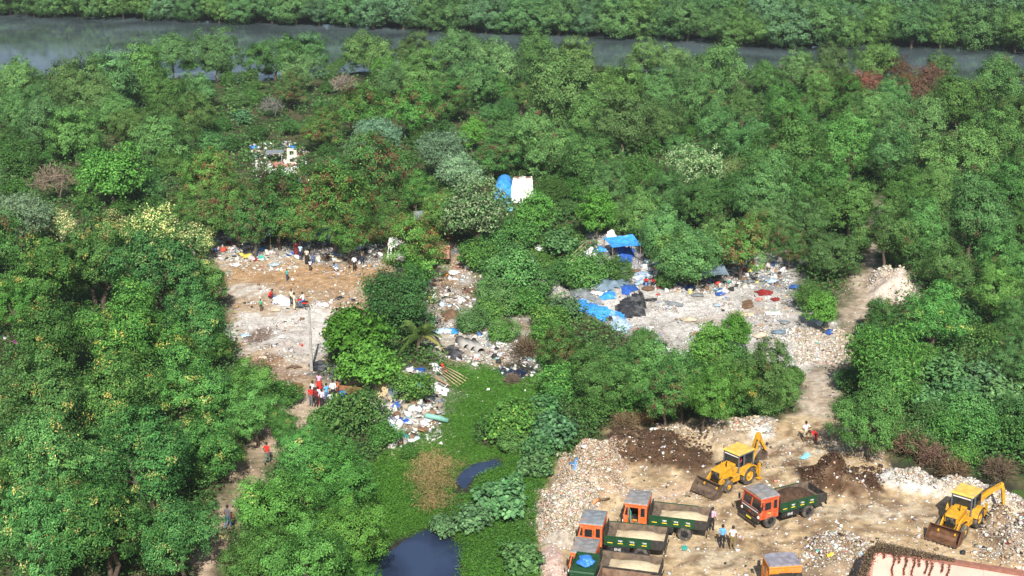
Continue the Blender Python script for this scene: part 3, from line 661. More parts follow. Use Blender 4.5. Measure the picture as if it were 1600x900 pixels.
# each near tree's label: what it looks like and which landmark it stands by
LAND = [('the left bend of the river', 40, 80), ('the tall twin trees by the river', 330, 95), ('the river gap left of centre', 380, 105), ('the ruined white hut', 440, 240), ('the blue and white tarp hut', 803, 295),
 ('the rust red dying trees', 1385, 120), ('the right bend of the river', 1540, 120), ('the bare grey bush on the left', 85, 290), ('the parked motorcycle', 470, 470), ('the concrete utility pole', 487, 530),
 ('the glossy almond tree', 560, 540), ('the half hidden white truck', 655, 395), ('the creeper mound in the middle', 800, 440), ('the bright blue tarpaulin', 940, 487), ('the black plastic sheets', 985, 470),
 ('the pile of red cloth', 1195, 465), ('the rubble heap beside the track', 1400, 440), ('the bend of the dirt track', 1310, 520), ('the big willowy tree', 1384, 565), ('the orange flag', 1562, 540), ('the two men on the track', 1265, 680),
 ('the pipe culvert', 740, 550), ('the dark pond', 660, 870), ('the narrow stream', 740, 745), ('the white rubble heap', 885, 800), ('the group of people standing', 505, 620), ('the man in red on the lane', 418, 712),
 ('the couple on the shaded lane', 358, 815), ('the pale yellow blossom tree', 236, 365), ('the women under the pod trees', 480, 405), ('the left edge of the picture', 5, 600), ('the bottom left corner', 20, 880), ('the drain beside the yard', 1500, 750), ('the right edge of the picture', 1590, 330),
 ('the dark soil patch', 1030, 695)]
used = set(); SHORT = {'MG': 'mangrove', 'AC': 'acacia'}
for (px, py, W, sp, o, need) in sorted(TREES, key=lambda t: -t[2]):
    if not need: continue
    wm = W/scale_at(o.location.x, o.location.y); size = 'large ' if wm > 1.15*2*SP.get(sp, {'R': 2.5})['R'] else ('small ' if wm < .72*2*SP.get(sp, {'R': 2.5})['R'] else '')
    done = None
    L = sorted(LAND, key=lambda q: math.hypot(px-q[1], (py-q[2])*1.5))
    for nmark, (nm, lx, ly) in enumerate(L[:4]):
        if math.hypot(px-lx, py-ly) < 14: continue
        dx, dy = px-lx, (py-ly)*1.4; D = math.hypot(dx, dy)
        if abs(dx) > 2.2*abs(dy): rel = 'left of' if dx < 0 else 'right of'
        elif abs(dy) > 2.2*abs(dx): rel = 'behind' if dy < 0 else 'in front of'
        else: rel = ('behind' if dy < 0 else 'in front') + (' and left of' if dx < 0 else ' and right of')
        adv = 'just ' if D < 75 else ('' if D < 150 else 'well ')
        lab = f'{size}{PHR[sp]} {adv}{rel} {nm}'
        if len(lab.split()) > 16: lab = f'{size}{SHORT.get(sp, CATS.get(sp, "tree"))} {adv}{rel} {nm}'
        if len(lab.split()) <= 16 and lab not in used: done = lab; break
    if not done:
        (n1_, ax_, ay_), (n2_, bx_, by_) = L[0], L[1]
        for tail in (f'between {n1_} and {n2_}',):
            if len(tail.split()) > 13: continue
            w_ = f'{size}{SHORT.get(sp, CATS.get(sp, "tree"))} {tail}'
            if w_ not in used: done = w_
    if not done:
        for e in range(2, 30):
            w_ = f'{ordinal(e-1)} largest {SHORT.get(sp, CATS.get(sp, "tree"))} near {L[0][0]}'
            if w_ not in used: done = w_; break
    used.add(done); o['label'] = done[0].lower() + done[1:]
    reg_ = 'near the river' if py < 230 else ('on the left' if px < 600 and py > 330 else ('on the right' if px > 1000 else 'in the middle'))
    o['group'] = {'tree': 'trees ', 'shrub': 'shrubs ', 'creeper': 'creepers ', 'bush': 'bare bushes ', 'brush': 'dry brush '}[CATS.get(sp, 'tree')] + reg_

# palm beside the almond tree
def palm(px, py):
    p = GP(px, py); o = thing('coconut_palm', 'young coconut palm with arching fronds beside the almond tree', 'palm', p)
    mb = MB(); mb.tube([(0, 0, -.2), (.1, 0, 1.0), (.25, .05, 2.0)], [.2, .15, .12], 8); mb.build('trunk', bark, o, True)
    rg = np.random.default_rng(3)
    for i in range(15):
        a = i*2.4; L = rg.uniform(2.4, 3.4); up = rg.uniform(.35, 1.5) if i % 3 else rg.uniform(-.1, .3)
        t = np.linspace(0, 1, 30); d = np.array([math.cos(a), math.sin(a)])
        c = np.stack([.25 + d[0]*L*t*(.9 if up < 1 else .5), .05 + d[1]*L*t*(.9 if up < 1 else .5), 2.0 + up*1.6*t*L*.5 - 1.5*t*t*L*.5], 1)
        V = []; sdv = np.array([-d[1], d[0], 0])
        for k in range(2, 30):
            for sg in (-1, 1):
                ll = .75*math.sin(min(t[k]*2.6+.5, 2.9)); b0 = c[k]; tip = b0 + sdv*sg*ll*.75 + np.array([d[0], d[1], 0])*ll*.45 + [0, 0, -ll*.45]
                w = np.array([d[0], d[1], .2])*.035; V += [b0-w, b0+w, tip+w*.2, tip-w*.2]
        for k in range(29): V += [c[k]-sdv*.02, c[k]+sdv*.02, c[k+1]+sdv*.02, c[k+1]-sdv*.02]
        V = np.array(V); me = np_mesh('frond', V, np.arange(len(V)).reshape(-1, 4), leafm, pal_cols(rg, [(2, (.07, .13, .03)), (1, (.11, .16, .04))] if i else [(1, (.25, .25, .06))], len(V)//4))
        link_mesh('frond', me, o)
palm(652, 556)

# ------------------------------------------------------------------ ground cover nobody could count
def cover(name, label, n, regs, ln, wd, pal, per, spread, hgt, avoid=(), seed=1, x0=0, x1=1600, y0=90, y1=900, group=None):
    rg = np.random.default_rng(seed)
    px = rg.uniform(x0-30, x1+30, n); py = y0 + (y1-y0)*rg.random(n)**.8
    u = (px-800)/F; v = (450-py)/F; dy = ct + v*st; dz = -st + v*ct; t = -H/dz; X, Y = u*t, dy*t
    keep = np.ones(n, bool)
    if regs:
        keep = np.zeros(n, bool)
        for k in regs: keep |= sdf(PG[k], X, Y) + (fbm(X*.45, Y*.45, 71, 4)-.5)*3.4*(k == 'drygrass') - .5*(k == 'drygrass') + rg.normal(size=n)*.6*(k == 'drygrass') > .2
    for k, mg in avoid: keep &= sdf(PG[k], X, Y) < -mg
    X, Y = X[keep], Y[keep]; Z = ZT(X, Y); m = len(X); ci = np.repeat(np.arange(m), per)
    hh = hgt*(.3 + 1.4*fbm(X*.25, Y*.25, 77, 3)); off = rg.normal(size=(m*per, 3))*[spread, spread, 0]
    P = np.stack([X, Y, Z], 1)[ci] + off; P[:, 2] += rg.random(m*per)*hh[ci] + .03
    N = rg.normal(size=P.shape)*.5 + [0, -.1, .9]
    kd = np.clip(Y/130, .8, 2.2)[ci][:, None]
    V, q = leaf_quads(rg, P, N, ln, wd); V = (np.repeat(P, 4, 0) + (V - np.repeat(P, 4, 0))*np.repeat(kd, 4, 0)).astype(np.float32)
    cl = pal_cols(rg, pal, m*per)*(.75 + .5*fbm(X*.15, Y*.15, 88, 3))[ci][:, None]
    o = link_mesh(name, np_mesh(name, V, q, leafm, cl)); tag(o, label, 'plants', None, 'stuff'); return o
AV = [(k, .6) for k in ('yard', 'dump', 'track', 'clearing', 'lane', 'culvert', 'pond', 'stream', 'puddle', 'drain', 'heap', 'bank_heap')] + [('swamp', .2), ('river', 4)]
cover('undergrowth', 'low leafy undergrowth covering the ground between the trees', 22000, None, .30, .17, GREEN+OLIVE[:2]+[(1, (.10, .08, .04))], 14, .5, 1.1, AV, 4)
cover('grass', 'short bright grass covering the marshy hollow', 26000, ['swamp'], .20, .05, [(4, (.075, .20, .026)), (2, (.10, .24, .035)), (1, (.05, .15, .02))], 9, .25, .16, [('pond', -.15), ('stream', 0), ('puddle', 0), ('drygrass', -1.6)], 5, 540, 880, 555, 900)
cover('bank_weeds', 'rough weeds growing on the slope below the rubble', 800, ['swamp'], .17, .08, GREEN+BRIGHT, 14, .3, .4, [('pond', .3), ('stream', .6), ('puddle', 0.5)], 6, 720, 880, 700, 900)

cover('dry_grass', 'patch of dry tan reeds in the middle of the marsh grass', 16000, ['drygrass'], .34, .045, [(3, (.34, .26, .12)), (2, (.24, .18, .08)), (1, (.14, .19, .05))], 7, .2, .22, [('stream', 0)], 8, 640, 730, 690, 810)
# ------------------------------------------------------------------ vehicles
RUST = (.10, .045, .02); DUST = (.30, .24, .16)
orange = M('orange_paint', (.60, .115, .02), .5, var=.25, dirt=DUST, damt=.5)
redor = M('red_orange_paint', (.47, .072, .02), .5, var=.25, dirt=DUST, damt=.45)
amber = M('amber_paint', (.66, .21, .02), .5, var=.25, dirt=DUST, damt=.5)
greyroof = M('weathered_grey_roof', (.20, .20, .20), .7, var=.3, scale=3, dirt=(.36, .24, .17), damt=.3)
bedgreen = M('dark_green_paint', (.012, .055, .022), .5, var=.25, dirt=(.10, .08, .05), damt=.15)
bedblack = M('sooty_steel', (.028, .025, .022), .75, var=.5, scale=4, dirt=(.16, .13, .10), damt=.3)
bedin = M('scraped_bed_steel', (.11, .085, .065), .6, var=.5, scale=3, dirt=(.22, .15, .09), damt=.6)
bedwood = M('brown_bed_planks', (.17, .10, .065), .75, var=.45, scale=3, dirt=(.26, .19, .13), damt=.5)
chas = M('chassis_black', (.015, .015, .016), .6, var=.3, dirt=DUST, damt=.2)
rubber = M('tyre_rubber', (.055, .052, .048), .85, var=.3, dirt=DUST, damt=.45)
glassm = M('cab_glass', (.018, .022, .024), .08, var=.2, spec=.6)
white = M('white_paint', (.74, .74, .72), .5, var=.08, dirt=(.4, .36, .3), damt=.2)
yellow = M('yellow_paint', (.60, .30, .012), .55, var=.25, dirt=(.20, .13, .05), damt=.6)
dullyel = M('faded_yellow_roof', (.62, .42, .08), .55, var=.2, scale=3, dirt=(.35, .30, .22), damt=.3)
signyel = M('sign_yellow', (.80, .62, .03), .5, var=.05)
tealp = M('teal_interior', (.06, .32, .25), .6, var=.1)
lampm = M('lamp_glass', (.75, .75, .70), .15, var=.05)
sandm = M('fine_sand', (.50, .41, .27), .95, var=.15, scale=5, bump=.4)
soilm = M('dark_soil', (.055, .030, .017), .95, var=.5, scale=5, bump=.8)
greyst = M('grey_steel_frame', (.10, .12, .14), .5, var=.2, dirt=DUST, damt=.2)
rustst = M('rusty_bucket_steel', (.085, .06, .045), .55, var=.5, scale=3, dirt=(.24, .17, .11), damt=.6)
rustor = M('rust_brown_bucket', (.12, .058, .03), .6, var=.45, scale=3, dirt=(.05, .03, .02), damt=.5)
chrome = M('bare_steel_rod', (.55, .55, .55), .2, 1, var=.05)
redm = M('red_plastic', (.55, .03, .02), .4, var=.1)
bluesheet = M('blue_plastic_sheet', (.045, .20, .62), .4, var=.3, scale=3, dirt=(.5, .56, .62), damt=.12, bump=.5)
def FONT(name, text, size, mat, parent, loc, rot, kind='lettering'):
    f = bpy.data.curves.new(name, 'FONT'); f.body = text; f.size = size; f.align_x = 'CENTER'; f.extrude = .004
    o = bpy.data.objects.new(name, f); C.objects.link(o); o.parent = parent; o.location = loc; o.rotation_euler = rot; f.materials.append(mat)
    me = bpy.data.meshes.new_from_object(o.evaluated_get(bpy.context.evaluated_depsgraph_get())); bpy.data.objects.remove(o)
    o = link_mesh(name, me, parent); o.location = loc; o.rotation_euler = rot; return o
def wheel(parent, x, y, z, r, w, rimm, dual=False, rimr=.55):
    """y is the outer face's side; the tyre runs inward from it"""
    sg = 1 if y > 0 else -1
    mb = MB(); n = 26
    for q in range(2 if dual else 1):
        o = -sg*(w+.03)*q
        pr = [(r*rimr, -w/2), (r*.80, -w/2), (r*.95, -w*.46), (r, -w*.34), (r, w*.34), (r*.95, w*.46), (r*.80, w/2), (r*rimr, w/2), (r*rimr, -w/2)]
        mb.lathe(pr, (x, y - sg*w/2 + o, z), n)
        for k in range(n):                                   # tread blocks
            a = 2*PI*k/n; mb.T = Matrix.Translation((x, y - sg*w/2 + o, z)) @ Matrix.Rotation(a, 4, 'Y') @ Matrix.Translation((r, 0, 0))
            mb.box(-.02, .018, -w*.40, w*.40, -.028, .028); mb.T = Matrix()
    t = mb.build('wheel', rubber, parent)
    mb = MB(); yo = y - sg*.06
    mb.lathe([(r*rimr, 0), (r*rimr*.92, -sg*.05), (r*rimr*.45, -sg*.04), (r*.22, sg*.02), (r*.20, sg*.05), (.001, sg*.055)], (x, yo, z), 20)
    mb.lathe([(r*rimr, 0), (r*rimr, -sg*(w-.05)), (.001, -sg*(w-.06))], (x, yo, z), 20)
    mb.build('rim', rimm, t)
    return t
def scribble(mb, x, y, z, w, sg):
    """a short painted word: a head line with strokes hanging from it"""
    rg = random.Random(int(x*100)); mb.box(x-w/2, x+w/2, min(y, y+sg*.004), max(y, y+sg*.004), z+.10, z+.125)
    q = x-w/2+.02
    while q < x+w/2-.03:
        h = rg.uniform(.06, .11); mb.box(q, q+.022, min(y, y+sg*.004), max(y, y+sg*.004), z+.10-h, z+.10)
        if rg.random() < .6: mb.box(q+.022, q+.055, min(y, y+sg*.004), max(y, y+sg*.004), z+.10-h*.6, z+.12-h*.6)
        q += rg.uniform(.055, .09)
def heap_mesh(x0, x1, y0, y1, z0, h, mat, name, parent, seed=1, flat=.5, skew=0):
    n, m = 26, 16; rg = random.Random(seed)
    V = []
    for j in range(m+1):
        for i in range(n+1):
            u, v = i/n, j/m
            e = min(1, 4*u)*min(1, 4*(1-u))*min(1, 4*v)*min(1, 4*(1-v))
            s = e**.6*(flat + (1-flat)*math.sin(PI*min(1, max(0, u+skew)))*math.sin(PI*v)) + .12*(float(vnoise(u*7+seed, v*5, seed)) - .5)
            V.append((x0+(x1-x0)*u, y0+(y1-y0)*v, z0 + h*s))
    me = bpy.data.meshes.new(name)
    me.from_pydata(V, [], [(j*(n+1)+i, j*(n+1)+i+1, (j+1)*(n+1)+i+1, (j+1)*(n+1)+i) for j in range(m) for i in range(n)]); me.materials.append(mat)
    me.polygons.foreach_set('use_smooth', np.ones(len(me.polygons), bool))
    return link_mesh(name, me, parent)
def truck(label, loc, deg, paint=orange, load='sand', open_door=False, bedside=bedgreen, inner=bedin, roofm=greyroof, marks=True, sc=.95, soot=False, roof_bundle=False):
    t = thing('tipper_truck', label, 'truck', loc, math.radians(deg), 'tipper trucks in the dirt yard', sc)
    # chassis, axles, tank
    mb = MB(); mb.box(-2.6, 2.7, -.42, -.30, .55, .80); mb.box(-2.6, 2.7, .30, .42, .55, .80)
    for x in (-2.4, -1.3, -.3, .6, 1.9): mb.box(x-.06, x+.06, -.30, .30, .58, .76)
    mb.tube([(1.9, -.9, .47), (1.9, .9, .47)], .06); mb.tube([(-1.3, -.9, .47), (-1.3, .9, .47)], .09); mb.box(1.3, 2.5, -.35, .35, .55, 1.0)
    mb.build('chassis', chas, t)
    for sg in (1, -1):
        tk = B('fuel_tank', chas, t, (-.55, .95, min(sg*.55, sg*1.0), max(sg*.55, sg*1.0), .42, .86), bevel=.05)
        B('white_plate', white, t, *[(a, a+.32, min(sg*.62, sg*.98), max(sg*.62, sg*.98), .865, .93) for a in (-.45, 0, .45)])
        FONT('lettering', 'ENE', .26, white, tk, (.25, sg*1.004, .56), (PI/2, 0, PI if sg > 0 else 0))
    for sg in (1, -1):
        wheel(t, 1.9, sg*1.03, .47, .47, .25, chas); wheel(t, -1.3, sg*1.06, .47, .47, .25, chas, True)
        mb = MB(); r = .60                                   # mudguard: a bent sheet over the rear wheel
        pr = [(-1.3 + r*math.cos(a), .47 + r*math.sin(a)) for a in np.linspace(math.radians(8), math.radians(172), 12)]
        pr += [(-1.3 + (r-.03)*math.cos(a), .47 + (r-.03)*math.sin(a)) for a in np.linspace(math.radians(172), math.radians(8), 12)]
        mb.prism(pr, min(sg*.5, sg*1.08), max(sg*.5, sg*1.08)); mb.build('mudguard', bedblack, t)
    # cab
    mb = MB()
    mb.box(1.30, 2.84, -1.03, 1.03, .72, .82); mb.box(1.30, 1.36, -1.04, 1.04, .82, 2.20)
    mb.prism([(2.78, .80), (2.88, .80), (2.90, 1.42), (2.80, 1.42)], -1.05, 1.05)
    mb.prism([(2.66, 2.02), (2.78, 2.02), (2.75, 2.22), (2.62, 2.22)], -1.05, 1.05)
    for y0, y1 in ((-1.05, -.95), (.95, 1.05), (-.05, .05)): mb.prism([(2.80, 1.42), (2.90, 1.42), (2.775, 2.03), (2.675, 2.03)], y0, y1)
    for sg in (1, -1):
        a, b = min(sg*.98, sg*1.04), max(sg*.98, sg*1.04)
        mb.box(1.36, 1.88, a, b, .82, 1.38); mb.box(1.36, 1.44, a, b, 1.38, 2.2); mb.box(1.72, 1.88, a, b, 1.38, 2.2); mb.box(1.44, 1.72, a, b, 2.02, 2.2)
        mb.box(1.88, 2.80, a, b, 2.02, 2.2); mb.box(2.52, 2.60, a, b, .82, 2.02); mb.box(2.60, 2.80, a, b, .82, 1.42)
    cab = mb.build('cab', paint, t, bevel=.015)
    mb = MB()
    mb.prism([(1.24, 2.20), (2.86, 2.20), (2.84, 2.30), (1.26, 2.30)], -1.08, 1.08); mb.build('roof_band', paint, t, bevel=.03)
    mb = MB(); mb.prism([(-1.06, 2.305), (1.06, 2.305), (1.0, 2.37), (.5, 2.42), (-.5, 2.42), (-1.0, 2.37)], 1.27, 2.82, 'x'); mb.build('roof', roofm, t)
    gz = MB()
    for y0, y1 in ((-.95, -.05), (.05, .95)): gz.prism([(2.83, 1.43), (2.85, 1.43), (2.73, 2.02), (2.71, 2.02)], y0, y1)
    gz.build('windscreen', glassm, t)
    B('windscreen_sill', greyst, t, (2.895, 2.93, -.95, .95, 1.36, 1.43))
    g = B('grille', chas, t, (2.905, 2.93, -.86, .86, .86, 1.30)); B('grille_stripe', white, g, (2.932, 2.945, -.90, .90, 1.24, 1.30))
    mb = MB()
    for k in range(6): mb.box(2.931, 2.942, -.80, .80, .90+k*.05, .915+k*.05)
    mb.build('grille_bars', rustst, g)
    bm_ = MB(); bm_.lathe([(.10, 0), (.10, .012), (.07, .012), (.07, 0)], (2.935, 0, 1.06), 16, 'x'); bm_.build('round_emblem', redm, g)
    B('number_plate', signyel, B('bumper', bedblack, t, (2.88, 3.02, -1.05, 1.05, .50, .74)), (3.022, 3.032, -.28, .28, .55, .68), bevel=0)
    for sg in (1, -1):
        mb = MB(); mb.lathe([(.001, .06), (.09, .05), (.11, 0)], (2.905, sg*.94, .93), 14, 'x'); mb.build('headlight', lampm, t)
        a, b = min(sg*1.0, sg*1.055), max(sg*1.0, sg*1.055)
        hinge = Matrix()
        if open_door and sg > 0: hinge = Matrix.Translation((2.52, sg*1.03, 0)) @ Matrix.Rotation(math.radians(-68), 4, 'Z') @ Matrix.Translation((-2.52, -sg*1.03, 0))
        mb = MB(); mb.T = hinge; mb.mi = 0
        mb.box(1.90, 2.52, a, b, .80, 1.38); mb.box(1.90, 1.96, a, b, 1.38, 2.01); mb.box(2.46, 2.52, a, b, 1.38, 2.01); mb.box(1.96, 2.46, a, b, 1.95, 2.01)
        dr = mb.build('door', tealp if (open_door and sg > 0) else paint, t, bevel=.01)
        if open_door and sg > 0: dr['label'] = 'teal lined door standing open'
        mb = MB(); mb.T = hinge; mb.box(1.96, 2.46, sg*1.02-.008, sg*1.02+.008, 1.39, 1.94); mb.build('door_window', glassm, dr)
        mb = MB(); mb.T = hinge; mb.box(1.98, 2.10, min(sg*1.057, sg*1.075), max(sg*1.057, sg*1.075), 1.22, 1.26); mb.build('handle', chas, dr)
        B('quarter_window', glassm, t, (1.44, 1.72, sg*1.01-.008, sg*1.01+.008, 1.38, 2.02)); B('front_quarter_window', glassm, t, (2.60, 2.74, sg*1.01-.008, sg*1.01+.008, 1.43, 2.02))
        mb = MB(); mb.tube([(2.80, sg*1.0, 1.95), (2.98, sg*1.22, 1.95), (2.98, sg*1.22, 1.5)], .014, 5); mb.box(2.96, 3.0, sg*1.22-.10, sg*1.22+.10, 1.48, 1.86); mb.build('mirror', chas, t)
        B('side_marker', signyel, t, (1.95, 2.2, min(sg*1.058, sg*1.064), max(sg*1.058, sg*1.064), 1.12, 1.16), bevel=0)
    B('rear_window', glassm, t, (1.285, 1.298, -.42, .42, 1.45, 1.82)); 
    mb = MB()
    for y in (-.22, 0, .22): mb.box(1.27, 1.284, y-.012, y+.012, 1.45, 1.82)
    mb.build('window_bars', chas, t)
    mb = MB(); mb.box(1.42, 1.95, -.85, .85, .82, 1.12); mb.box(1.40, 1.52, -.85, .85, 1.12, 1.55); mb.build('seat', tealp if open_door else chas, t, bevel=.04)
    mb = MB(); mb.box(2.5, 2.78, -.9, .9, 1.2, 1.4); mb.tube([(2.5 + .03*math.sin(a), .5 + .2*math.cos(a), 1.42 + .2*math.sin(a)*.7) for a in np.linspace(0, 2*PI, 17)], .016, 5, False); mb.build('dashboard', chas, t)
    # bed
    B('bed_floor', inner, t, (-2.78, 1.12, -1.02, 1.02, .95, 1.05))
    for sg in (1, -1):
        a, b = min(sg*1.0, sg*1.06), max(sg*1.0, sg*1.06)
        sb = B('bed_side', [bedside, inner][0], t, (-1.95, 1.12, a, b, .96, 1.62))
        B('bed_lining', inner, sb, (-2.76, 1.10, min(sg*.985, sg*.997), max(sg*.985, sg*.997), 1.05, 1.60), bevel=0)
        rb = MB()
        for x in (-1.9, -1.1, -.3, .45, 1.06): rb.box(x-.04, x+.04, min(sg*1.062, sg*1.10), max(sg*1.062, sg*1.10), .94, 1.62)
        rb.box(-1.95, 1.12, min(sg*1.062, sg*1.09), max(sg*1.062, sg*1.09), 1.56, 1.63); rb.box(-1.95, 1.12, min(sg*1.062, sg*1.09), max(sg*1.062, sg*1.09), .94, 1.0)
        rb.build('bed_rib', bedside, sb)
        B('rear_side_panel', bedblack, t, (-2.80, -1.955, a, b, .92, 1.58))
        if marks:
            mk_ = MB()
            for x in (-1.5, -.7, .08, .76): mk_.box(x-.17, x+.17, min(sg*1.0625, sg*1.068), max(sg*1.0625, sg*1.068), 1.12, 1.17)
            mk_.build('yellow_dashes', signyel, sb)
            mk_ = MB()
            for x in (-1.5, -.7, .08): scribble(mk_, x, sg*1.0625, 1.24, .30, sg)
            mk_.build('painted_words', white, sb)
    B('headboard', bedblack if inner is not bedwood else bedwood, t, (1.125, 1.19, -1.04, 1.04, .96, 1.85)); tg = B('tailgate', bedblack, t, (-2.86, -2.80, -1.04, 1.04, .92, 1.50))
    mb = MB(); mb.tube([(-2.9, -.8, .75), (-2.9, .8, .75)], .03); mb.box(-2.93, -2.88, -.95, -.75, .62, .78); mb.box(-2.93, -2.88, .75, .95, .62, .78); mb.build('rear_bar', chas, tg)
    if load == 'sand': heap_mesh(-2.75, .55, -.98, .98, 1.055, .46, sandm, 'sand_load', t, int(abs(deg)*7) + int(loc[0]*10), .45, .12)
    if load == 'soil': heap_mesh(-2.5, 1.08, -.98, .98, 1.06, .95, soilm, 'soil_load', t, 4, .4, -.1)
    if roof_bundle:
        mb = MB(); mb.box(1.3, 2.7, -1.0, 1.0, 2.40, 2.44)
        for y in (-.98, .98): mb.box(1.3, 2.75, y-.03, y+.03, 2.44, 2.62)
        mb.box(2.70, 2.75, -.98, .98, 2.44, 2.62); mb.build('roof_rack', bedgreen, t)
    return t
def yard(px, py, dx=0, dy=0):
    p = GP(px, py); return Vector((p.x+dx, p.y+dy, zt(p.x+dx, p.y+dy)))
def place_by_wheel(px, py, deg, lx, ly, s_=.95):
    """the ground point under one wheel (lx, ly on the vehicle) is seen at the pixel"""
    p = GP(px, py); a = math.radians(deg)
    x, y_ = p.x - (s_*lx*math.cos(a) - s_*ly*math.sin(a)), p.y - (s_*lx*math.sin(a) + s_*ly*math.cos(a)); return Vector((x, y_, p.z))
l1 = place_by_wheel(1069, 845, 166, -1.3, 1.06); truck('orange tipper truck with its teal door open, carrying sand, rearmost of the parked row', l1, 166, orange, 'sand', True)
l2 = place_by_wheel(1001, 877, 168, -1.3, 1.06); truck('orange tipper truck loaded with sand, second in the row from the rubble side', l2, 168, orange, 'sand', roofm=M('blue_grey_roof', (.18, .205, .225), .7, var=.3, scale=3, dirt=(.3, .16, .09), damt=.25))
a_ = math.radians(167); off = Vector((math.sin(a_), -math.cos(a_), 0))
l3 = place_by_wheel(990, 926, 166, -1.3, 1.06); truck('orange tipper truck with dirty black bed of sand, between two other trucks', l3, 166, orange, 'sand', bedside=bedblack, marks=False)
l4 = l3 + Vector((-.15, -2.3, 0)); t4 = truck('dark green truck with empty brown plank bed and a blue bundle on its cab roof', l4, 166, bedgreen, None, bedside=bedwood, inner=bedwood, roofm=bedgreen, marks=False, roof_bundle=True)
l5 = place_by_wheel(1263, 809, 207, -1.3, 1.06); truck('red orange tipper truck heaped with dark soil, facing the three men', l5, 207, redor, 'soil')
p = G(1229, 866, 2.4); truck('orange truck with round edged grey roof at the bottom edge, seen from behind', (p.x, p.y - 2.0, zt(p.x, p.y)), 97, amber, 'sand', bedside=bedblack, marks=False, roofm=M('mauve_grey_roof', (.22, .21, .24), .6, var=.3, scale=3, dirt=(.3, .3, .4), damt=.3))
# the bundle lying on the green cab's roof rack: a thing of its own
def lump(name, label, cat, loc, r, mat, seed=1, sq=(1, 1, .7), group=None, n=(14, 9), amp=.35):
    V = []; nu, nv = n
    for j in range(nv+1):
        for i in range(nu):
            th = PI*j/nv; ph = 2*PI*i/nu; d = (math.sin(th)*math.cos(ph), math.sin(th)*math.sin(ph), math.cos(th))
            k = r*(1-amp/2 + amp*float(fbm(d[0]*1.7+seed*3.1+5, d[1]*1.7+d[2]*1.3+seed, seed, 3)))
            V.append((d[0]*k*sq[0], d[1]*k*sq[1], max(d[2]*k*sq[2] + r*sq[2]*.55, -.02)))
    me = bpy.data.meshes.new(name); me.from_pydata(V, [], [(j*nu+i, (j+1)*nu+i, (j+1)*nu+(i+1) % nu, j*nu+(i+1) % nu) for j in range(nv) for i in range(nu)]); me.materials.append(mat)
    o = link_mesh(name, me); o.location = loc; return tag(o, label, cat, group)
a4 = math.radians(166); c4 = Vector((l4.x + 1.9*math.cos(a4), l4.y + 1.9*math.sin(a4), l4.z + 2.33))
lump('plastic_bundle', 'crumpled blue plastic bundle lying on the dark green cab roof', 'bundle', c4, .52, bluesheet, 3, (1, 1.15, .38), amp=.8, n=(22, 14))

